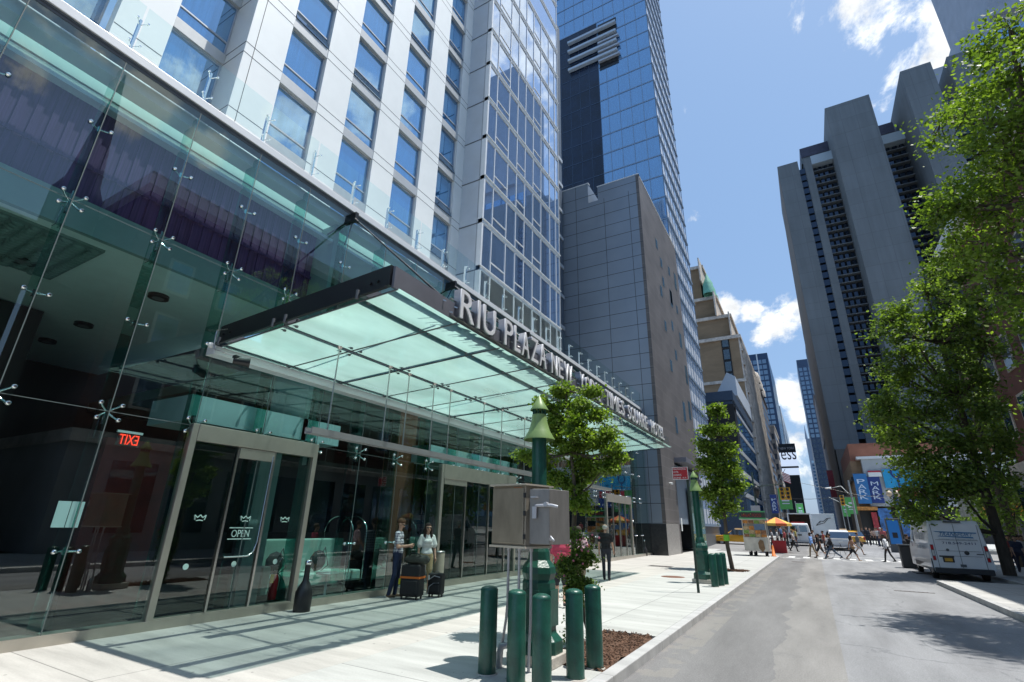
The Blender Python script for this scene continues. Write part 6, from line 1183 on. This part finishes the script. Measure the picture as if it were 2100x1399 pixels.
# ---------------- people: tapered limbs fused into one skin by a voxel remesh
skinT={'light':(.55,.33,.24),'tan':(.40,.22,.14),'dark':(.12,.06,.035)}
PM={}
def pm_(c,name='cloth'):
    k=tuple(round(v,3) for v in c)
    if k not in PM: PM[k]=std(f'{name} {len(PM)}',c,.85,0,.12,14,bump=.2,bscale=70)
    return PM[k]
def capsule(q,a,b,ra,rb,n=10):
    a=Vector(a);b=Vector(b);d=b-a
    if d.length<1e-4: q.ball(tuple(a),max(ra,rb),n); return
    u=d.normalized(); pts=[];rs=[]
    for t in (-.98,-.8,-.45,0): pts.append(a+u*ra*t); rs.append(ra*math.sqrt(max(0,1-t*t)))
    for t in (0,.45,.8,.98): pts.append(b+u*rb*t); rs.append(rb*math.sqrt(max(0,1-t*t)))
    q.tube(pts,rs,n)
def person(label,loc,face,h=1.75,pose='stand',top=(.5,.5,.5),bot=(.05,.06,.1),skin='light',hair=(.03,.02,.015),shoe=(.03,.03,.03),short=False,sleeve='short',longhair=False,skirt=False,bag=None,glasses=False,vox=.022,ph=0.,bald=False,female=False,check=False,lean=0.,fingers=False,belly=0):
    s=h/1.75; sk=skinT[skin]; o=E('person',(0,0,0),label,'person')
    sw=.9 if female else 1.; SH=.175*sw; hipw=.095
    T_=[]  # capsules: a,b,ra,rb,material index (0 skin,1 top,2 bottom,3 shoe)
    def C(a,b,ra,rb,m): T_.append((Vector(a),Vector(b),ra,rb,m))
    ln=Vector((0,math.sin(lean),math.cos(lean)))
    def tor(x,y,z): return Vector((x,y+math.sin(lean)*(z-.95),.95+(z-.95)*math.cos(lean)))
    # legs
    if pose=='walk': st=(.55,-.45) if ph>=0 else (-.45,.55)
    elif pose=='stride': st=(.42,-.5) if ph>=0 else (-.5,.42)
    else: st=(.04,-.03)
    amp=abs(ph) if ph else 1
    ank=[]
    for i,sx in enumerate((-1,1)):
        a=st[i]*amp; hip=Vector((sx*hipw,0,.92)); knb=.12 if a>0 else (.45 if pose in('walk',) else .2)*amp
        if pose=='stand': knb=.03
        kn=hip+Vector((sx*.01,math.sin(a)*.43,-math.cos(a)*.43)); a2=a-knb; an=kn+Vector((0,math.sin(a2)*.42,-math.cos(a2)*.42)); ank.append(an)
        lm=2; 
        C(hip,kn,.088 if not female else .085,.058,lm)
        if short: C(hip+Vector((0,0,-.02)),hip+(kn-hip)*.8,.10,.088,2); C(hip+(kn-hip)*.75,kn,.062,.054,0); C(kn,an,.054,.034,0)
        else: C(kn,an,.062,.050,2)
    low=min(a.z for a in ank); drop=low-.075
    for i,an in enumerate(ank):
        lift=max(0,an.z-low); tz=an.z-.04 if lift<.05 else an.z-.10
        C(an+Vector((0,-.03,-.035)),an+Vector((0,.04,-.045)),.036,.034,3); C(an+Vector((0,.03,-.04)),Vector((an.x*1.06,an.y+.15,tz-.005)),.036,.028,3)
    # torso
    C((-.06,0,.95),(.06,0,.95),.115,.115,2); C((-.05,0,.90),(.05,0,.90),.11,.11,2)
    if belly: C(tor(0,.05,1.1),tor(0,.05,1.15),.14,.14,1)
    C(tor(-.05,0,1.06),tor(.05,0,1.06),.108*sw,.108*sw,1); C(tor(-.07,.0,1.2),tor(.07,.0,1.2),.112*sw,.112*sw,1); C(tor(-.10,.0,1.34),tor(.10,.0,1.34),.095*sw,.095*sw,1); C(tor(-SH+.03,-.01,1.41),tor(SH-.03,-.01,1.41),.062,.062,1)
    C(tor(-.05,0,1.0),tor(.05,0,.99),.118,.118,1)
    if female: C(tor(-.06,.07,1.28),tor(.06,.07,1.28),.065,.065,1)
    C(tor(0,-.005,1.43),tor(0,.01,1.53),.05,.047,0)
    hd=tor(0,.02,1.63); hp=Vector((0,.0,0))
    tilt=.45 if pose=='phone' else 0
    def H(x,y,z): return hd+Vector((x,y*math.cos(tilt)+z*math.sin(tilt),z*math.cos(tilt)-y*math.sin(tilt)))
    C(H(0,-.015,.03),H(0,-.015,.03),.092,.092,0); C(H(0,.015,.01),H(0,.02,-.04),.078,.062,0); C(H(0,.035,-.075),H(0,.04,-.08),.045,.042,0); C(H(0,.088,.0),H(0,.100,-.025),.011,.016,0)
    for sx in (-1,1): C(H(sx*.083,-.01,.0),H(sx*.085,-.012,-.025),.016,.013,0)
    # arms
    def arm(sx,el,wr,hand=None):
        shd=tor(sx*SH,-.01,1.40); el=Vector(el); wr=Vector(wr)
        C(shd,el,.050,.040,0); C(el,wr,.040,.026,0)
        if sleeve=='short': C(shd,shd+(el-shd)*.62,.063,.060,1)
        elif sleeve=='wide': C(shd,shd+(el-shd)*.7,.062,.09,1)
        elif sleeve=='long': C(shd,el,.062,.052,1); C(el,wr,.050,.038,1)
        d=(wr-el).normalized(); side=Vector((sx,0,0)); side=(side-d*side.dot(d)).normalized(); up=d.cross(side)
        C(wr,wr+d*.07,.024,.032,0)
        if fingers:
            inw=-side if pose!='phone' else -side
            wd=up
            for k in range(4):
                b=wr+d*.085+wd*(.026*(k-1.5)/1.0*.8); l=(.065,.078,.074,.058)[k]; m_=b+d*l*.55+inw*.006; C(b,m_,.010,.009,0); C(m_,m_+d*l*.4+inw*.025,.009,.0075,0)
            tb=wr+d*.03+wd*.03; C(tb,tb+d*.04+wd*.028,.012,.010,0); C(tb+d*.04+wd*.028,tb+d*.07+wd*.032+inw*.01,.010,.008,0)
        else:
            wd=up
            for k in range(4): b=wr+d*.09+wd*(.022*(k-1.5)); C(b,b+d*(.06,.075,.07,.055)[k]-side*.02,.011,.009,0)
            tb=wr+d*.03+wd*.03; C(tb,tb+d*.05+wd*.03,.012,.010,0)
        return wr,d
    aa={'L':-1,'R':1}; hands={}
    if pose=='phone':
        hands['L']=arm(-1,tor(-SH-.03,.02,1.10),tor(-.06,.25,1.12)); hands['R']=arm(1,tor(SH+.03,.03,1.11),tor(.07,.26,1.14))
    elif pose in('walk','stride'):
        w1=.45*amp*(1 if st[0]<0 else -1)
        for nm,sx,w_ in (('L',-1,w1),('R',1,-w1)):
            el=tor(sx*(SH+.05),math.sin(w_)*.28,1.40-math.cos(w_)*.28); b_=w_+.35; hands[nm]=arm(sx,el,el+Vector((sx*.01,math.sin(b_)*.25,-math.cos(b_)*.25)))
    elif pose=='lookup' or pose=='stand':
        for nm,sx in (('L',-1),('R',1)):
            el=tor(sx*(SH+.06),-.02,1.12); hands[nm]=arm(sx,el,el+Vector((sx*.02,.07,-.24)))
    q=MB()
    for a,b,ra,rb,m in T_: capsule(q,a,b,ra,rb,10)
    me=bpy.data.meshes.new('b'); me.from_pydata(q.v,[],q.f); me.update(); t=bpy.data.objects.new('b',me); col.objects.link(t)
    rm=t.modifiers.new('r','REMESH'); rm.mode='VOXEL'; rm.voxel_size=vox; rm.use_smooth_shade=True
    smo=t.modifiers.new('s','SMOOTH'); smo.factor=.5; smo.iterations=2
    dg=bpy.context.evaluated_depsgraph_get(); m2=bpy.data.meshes.new_from_object(t.evaluated_get(dg)); bpy.data.objects.remove(t); bpy.data.meshes.remove(me)
    n=len(m2.vertices); co=np.zeros(n*3); m2.vertices.foreach_get('co',co); co=co.reshape(-1,3)
    nf=len(m2.polygons); fc=np.zeros(nf*3); m2.polygons.foreach_get('center',fc); fc=fc.reshape(-1,3)
    best=np.full(nf,1e9); idx=np.zeros(nf,int)
    for a,b,ra,rb,m in T_:
        A=np.array(a);B=np.array(b);d=B-A;L2=max(1e-9,d@d); tt=np.clip(((fc-A)@d)/L2,0,1); ds=np.linalg.norm(fc-(A+tt[:,None]*d),axis=1)-(ra+(rb-ra)*tt)
        if m==0: ds=ds+.006
        w_=ds<best; best[w_]=ds[w_]; idx[w_]=m
    m2.polygons.foreach_set('material_index',idx.astype(np.int32)); m2.polygons.foreach_set('use_smooth',np.ones(nf,bool))
    topm=pm_(top) if not check else checkm
    for mm in (pm_(sk,'skin'),topm,pm_(bot),pm_(shoe)): m2.materials.append(mm)
    co[:,2]-=drop; co*=s; m2.vertices.foreach_set('co',co.ravel()); m2.update()
    b=bpy.data.objects.new('body',m2); col.objects.link(b); b.parent=o
    def fix(qq): qq.v=[(x*s,y*s,(z-drop)*s) for x,y,z in qq.v]; return qq
    if not bald:
        q=MB(); q.ball(tuple(H(0,-.022,.045)),.101,14,0,(.95,1.05,.93)); v=q.v
        # open the face: keep back/top shell
        nv=[]; 
        for x,y,z in v:
            p=Vector((x,y,z))-hd; fy=p.y*math.cos(tilt)-p.z*math.sin(tilt); fz=p.z*math.cos(tilt)+p.y*math.sin(tilt)
            if fy>.03 and fz<.055: y-= (fy-.03)*1.0
            nv.append((x,y,z))
        q.v=nv
        if longhair:
            for sx in (-1,1): q.tube([H(sx*.07,-.02,.03),H(sx*.088,-.02,-.08),H(sx*.095,.02,-.2),H(sx*.08,.05,-.28)],[.04,.045,.04,.012],8)
            q.tube([H(0,-.06,.05),H(0,-.085,-.08),H(0,-.09,-.22)],[.07,.08,.05],10)
        fix(q).build('hair',pm_(hair,'hair'),o)
    else:
        q=MB(); q.ball(tuple(H(0,-.03,.02)),.098,12,0,(1,.95,.8)); fix(q).build('hair',pm_((.45,.43,.40),'hair'),o)
    if fingers or vox<.02:
        q=MB()
        for sx in (-1,1): q.ball(tuple(H(sx*.031,.084,.008)),.010,8)
        if glasses:
            q=MB()
            for sx in (-1,1): q.ball(tuple(H(sx*.034,.088,.006)),.028,10,0,(1,.35,.75))
            q.tube([H(-.08,.02,.012),H(-.065,.08,.012),H(0,.10,.014),H(.065,.08,.012),H(.08,.02,.012)],.006,6)
        fix(q).build('sunglasses' if glasses else 'eyes',darkmetal,o)
        q=MB(); q.tube([H(-.022,.086,-.052),H(0,.093,-.050),H(.022,.086,-.052)],[.002,.005,.002],6); fix(q).build('mouth',pm_((.35,.12,.10),'lips'),o)
    if skirt: q=MB(); q.lathe([(.13,1.0),(.17,.82),(.2,.66),(.19,.66)],(0,0,0),14); fix(q).build('skirt',pm_(bot),o)
    if bag=='backpack':
        q=MB(); q.ball((0,-.19,1.24),.17,12,0,(.85,.6,1.2)); fix(q).build('backpack',pm_((.03,.03,.035),'bag'),o)
    if bag=='shoulder':
        q=MB(); q.ball((.25,-.02,.95),.13,10,0,(.5,1,.9)); q.tube([(.2,0,1.05),(.1,.12,1.3),(-.08,.02,1.46)],.012,6); fix(q).build('shoulder_bag',pm_((.25,.16,.09),'bag'),o)
    if bag=='phone':
        p=(hands['L'][0]+hands['R'][0])/2+Vector((0,.09,.03)); q=MB(); q.bar(p+Vector((-.035,0,.0)),p+Vector((.035,0,.0)),.13,.012,up=(0,-.6,1)); fix(q).build('phone',darkmetal,o)
    o.location=loc; o.rotation_euler.z=face; return o
# plaid shirt cloth
m,nt,out=mk('checked shirt cloth'); L=nt.links.new; b=nn(nt,'ShaderNodeBsdfPrincipled',Roughness=.85); tcn=nn(nt,'ShaderNodeTexCoord'); sp=nn(nt,'ShaderNodeSeparateXYZ'); L(tcn.outputs['Object'],sp.inputs[0])
def stripe(sock,per,w_):
    f=nn(nt,'ShaderNodeMath',operation='MULTIPLY'); L(sock,f.inputs[0]); f.inputs[1].default_value=1/per; g=nn(nt,'ShaderNodeMath',operation='FRACT'); L(f.outputs[0],g.inputs[0]); h_=nn(nt,'ShaderNodeMath',operation='LESS_THAN'); L(g.outputs[0],h_.inputs[0]); h_.inputs[1].default_value=w_; return h_.outputs[0]
ad=nn(nt,'ShaderNodeMath',operation='ADD'); L(sp.outputs[0],ad.inputs[0]); L(sp.outputs[1],ad.inputs[1])
a1=stripe(ad.outputs[0],.06,.42); a2=stripe(sp.outputs[2],.06,.42); sm_=nn(nt,'ShaderNodeMath',operation='ADD'); L(a1,sm_.inputs[0]); L(a2,sm_.inputs[1]); rp=nn(nt,'ShaderNodeMapRange'); rp.inputs['From Max'].default_value=2; L(sm_.outputs[0],rp.inputs['Value']); mx=nn(nt,'ShaderNodeMix',data_type='RGBA'); L(rp.outputs[0],mx.inputs[0]); mx.inputs[6].default_value=(.66,.66,.70,1); mx.inputs[7].default_value=(.05,.06,.13,1); L(mx.outputs[2],b.inputs['Base Color']); L(b.outputs[0],out.inputs[0]); checkm=m
def W_(px,y): return at(px,1100,1,y)[0]
P=person
P('man in a checked short sleeved shirt and jeans looking down at a phone',(-9.16,10.27,0),rad(-62),1.80,'phone',top=(.5,.5,.5),bot=(.018,.03,.075),skin='light',hair=(.10,.05,.025),shoe=(.12,.08,.05),check=True,glasses=True,fingers=True,vox=.0085,bag='phone')
P('woman with long dark hair, white blouse and beige shorts standing by the luggage',(-9.08,11.3,0),rad(-128),1.70,'stand',top=(.72,.74,.72),bot=(.46,.36,.20),skin='light',hair=(.022,.012,.01),shoe=(.2,.12,.08),short=True,sleeve='wide',longhair=True,female=True,glasses=True,fingers=True,vox=.0085)
P('grey haired man in a black polo shirt and dark trousers walking away',(-6.45,17.9,0),rad(8),1.80,'walk',top=(.014,.014,.017),bot=(.025,.028,.04),skin='light',shoe=(.015,.015,.015),bald=True,fingers=True,vox=.014,ph=.28,belly=1)
P('person in a bright pink top and dark shorts behind the steel cabinet',(W_(1149,11.6),11.6,0),rad(20),1.62,'stride',top=(.50,.06,.11),bot=(.02,.02,.03),skin='light',short=True,vox=.014,ph=.6,hair=(.12,.08,.05),fingers=True)
P('person in a pale pink shirt partly hidden behind the rose bush',(W_(1186,13.2),13.2,0),rad(30),1.72,'stride',top=(.62,.42,.45),bot=(.25,.2,.14),skin='light',short=True,vox=.016,ph=-.5)
x=lambda px,y:W_(px,y)
P('person in a light blue shirt and khaki trousers stepping off to the left',(x(1661,47),47,-.13),rad(70),1.74,'walk',top=(.22,.38,.72),bot=(.25,.18,.10),skin='dark',sleeve='long',ph=.5)
P('person in a black top and shorts with a black backpack crossing the road',(x(1677,45.5),45.5,-.13),rad(80),1.72,'walk',top=(.02,.02,.025),bot=(.02,.02,.02),skin='tan',short=True,bag='backpack',ph=.8)
P('large man in a black shirt and blue jeans striding left beside a bicycle',(x(1700,44.6),44.6,-.13),rad(80),1.80,'walk',top=(.015,.015,.02),bot=(.045,.075,.12),skin='tan',ph=1.05,belly=1,sleeve='long')
P('woman in a tan top and black shorts with bare legs striding right',(x(1743,43.6),43.6,-.13),rad(-75),1.66,'stride',top=(.35,.20,.14),bot=(.015,.015,.02),skin='tan',short=True,longhair=True,female=True,bag='shoulder',ph=1.1,shoe=(.4,.25,.16))
P('person in a grey shirt and light shorts just behind the bare legged woman',(x(1757,51),51,0),rad(-80),1.72,'walk',top=(.12,.14,.16),bot=(.45,.45,.45),skin='tan',short=True,ph=.7)
P('man in a white shirt and black trousers walking across on the right',(x(1813,44),44,-.13),rad(70),1.76,'walk',top=(.72,.74,.78),bot=(.015,.015,.018),skin='dark',sleeve='long',ph=.55,lean=.1)
P('person in a black shirt and shorts with a backpack near the white van',(x(1858,42),42,-.13),rad(-60),1.82,'walk',top=(.02,.02,.022),bot=(.025,.025,.03),skin='light',short=True,bag='backpack',ph=.6)
P('person in a dark grey top walking just behind the backpacker near the van',(x(1869,44),44,-.13),rad(-60),1.74,'walk',top=(.10,.10,.11),bot=(.02,.02,.025),skin='light',ph=-.5)
P('person in a grey shirt and dark trousers by the umbrella',(x(1583,52),52,.1),rad(90),1.72,'walk',top=(.42,.42,.45),bot=(.03,.03,.03),skin='tan',ph=.5)
P('person in a white shirt and black trousers by the umbrella',(x(1594,53),53,.1),rad(85),1.72,'stand',top=(.6,.6,.6),bot=(.02,.02,.02),skin='tan')
P('person in a red shirt and dark trousers near the umbrella',(x(1609,54),54,.12),rad(100),1.72,'walk',top=(.5,.09,.10),bot=(.02,.02,.03),skin='tan',ph=.5)
P('person in a white top with a dark bag left of the cargo van',(x(1625,51),51,.05),rad(-90),1.70,'walk',top=(.62,.55,.5),bot=(.03,.03,.03),skin='tan',bag='backpack',ph=.6)
P('person in a dark suit at the left of a group on the far right pavement',(x(1779,66),66,.42),rad(180),1.78,'stand',top=(.02,.025,.04),bot=(.02,.02,.03),skin='light',sleeve='long')
P('person in a tan top with dark skirt in the group on the far right pavement',(x(1786,68),68,.42),rad(170),1.70,'stand',top=(.40,.28,.22),bot=(.02,.02,.02),skin='light',skirt=True,longhair=True,female=True)
P('person in a pale pink top and black trousers, right of the far pavement group',(x(1797,67),67,.42),rad(190),1.72,'stand',top=(.55,.42,.38),bot=(.02,.02,.02),skin='light')
P('person in a white cap and grey top before the blue kiosk',(x(1808,62),62,.42),rad(150),1.72,'stand',top=(.2,.2,.22),bot=(.05,.05,.06),skin='light',hair=(.6,.6,.62))
P('worker in a lime yellow vest near the low shrub beyond the van',(x(1884,56),56,.2),rad(150),1.74,'stand',top=(.45,.62,.05),bot=(.03,.03,.04),skin='tan')
for i,(px,Y,t_,lab) in enumerate(((2052,36.5,(.5,.10,.10),'person in a red and white top in the shade right of the van'),(2066,37.5,(.02,.03,.06),'person in a navy shirt in the shade under the right trees'),(2078,35.5,(.04,.05,.09),'person in a dark blue shirt nearest the right edge shade'),(2092,37,(.55,.50,.48),'person in a pale pinkish top at the right edge of the shaded pavement'),(2060,40.5,(.30,.20,.18),'person in a brown top deeper in the shade of the right trees'),(2085,41,(.50,.55,.62),'person in a light blue top deeper in the shade at the right'))):
    P(lab,(x(px,Y),Y,.02),rad(150+i*17),1.72,'stand' if i%2 else 'walk',top=t_,bot=(.03,.03,.05),skin=('light','tan')[i%2],ph=.4,short=i%3==0)
for px,Y,t_,b_,f_,lab in ((1614,57,(.05,.05,.06),(.03,.03,.03),80,'person in a charcoal top behind the red shirted person by the umbrella'),(1632,58,(.45,.40,.12),(.05,.05,.08),-80,'person in a mustard top between the umbrella and the cargo van'),(1602,60,(.08,.15,.3),(.02,.02,.02),60,'person in a blue top deep behind the umbrella'),
 (1668,53,(.5,.5,.5),(.04,.05,.09),100,'person in a pale grey top half hidden behind the blue shirted walker'),(1688,52,(.35,.08,.07),(.03,.03,.04),100,'person in a dark red top between the backpacker and the large man'),(1812,60,(.4,.1,.1),(.03,.03,.03),170,'person in a dark pink top beside the kiosk'),(1822,64,(.03,.03,.035),(.03,.03,.03),200,'person in black left of the blue kiosk'),(1800,63,(.55,.58,.6),(.03,.04,.08),120,'person in a pale shirt and navy trousers in front of the blue posters'),(1770,72,(.06,.06,.07),(.02,.02,.02),160,'person in dark clothes at the shopfront corner under the blue banner')):
    P(lab,(x(px,Y),Y,gz(Y)+(.12 if px>1765 or px<1625 else 0)),rad(f_),1.71,'walk' if int(px)%2 else 'stand',top=t_,bot=b_,skin='tan',ph=.6,vox=.028)
# bicycle wheeled by the big man
bc=E('bicycle',(x(1704,45.2),45.2,-.13),'thin wheeled bicycle being pushed behind the man in the black shirt','bicycle'); bx=x(1697,45.2); yy=45.2
for k,cxw in enumerate((bx-.1,bx+.92)):
    q=MB(); q.tube([(cxw+.33*math.cos(t),yy,.21+.33*math.sin(t)) for t in [i*math.pi/10 for i in range(21)]],.014,6); w_=q.build('wheel',tyre,bc); q=MB()
    for i in range(8): t=i*math.pi/8; q.tube([(cxw+.32*math.cos(t),yy,.21+.32*math.sin(t)),(cxw-.32*math.cos(t),yy,.21-.32*math.sin(t))],.003,3)
    q.build('spokes',steel,w_)
q=MB(); A=(bx-.1,yy,.21);B=(bx+.92,yy,.21);S=(bx+.2,yy,.75);H_=(bx+.72,yy,.78);BBk=(bx+.32,yy,.2)
for a,b in ((A,S),(A,BBk),(BBk,S),(S,H_),(BBk,H_),(H_,B),(H_,(bx+.68,yy,.92))): q.tube([a,b],.016,6)
q.build('bicycle_frame',darkmetal,bc); MB().tube([(bx+.1,yy,.82),(bx+.3,yy,.82)],[.07,.03],8).build('saddle',darkmetal,bc); MB().tube([(bx+.66,yy-.25,.93),(bx+.68,yy,.92),(bx+.66,yy+.25,.93)],.014,6).build('handlebar',darkmetal,bc)
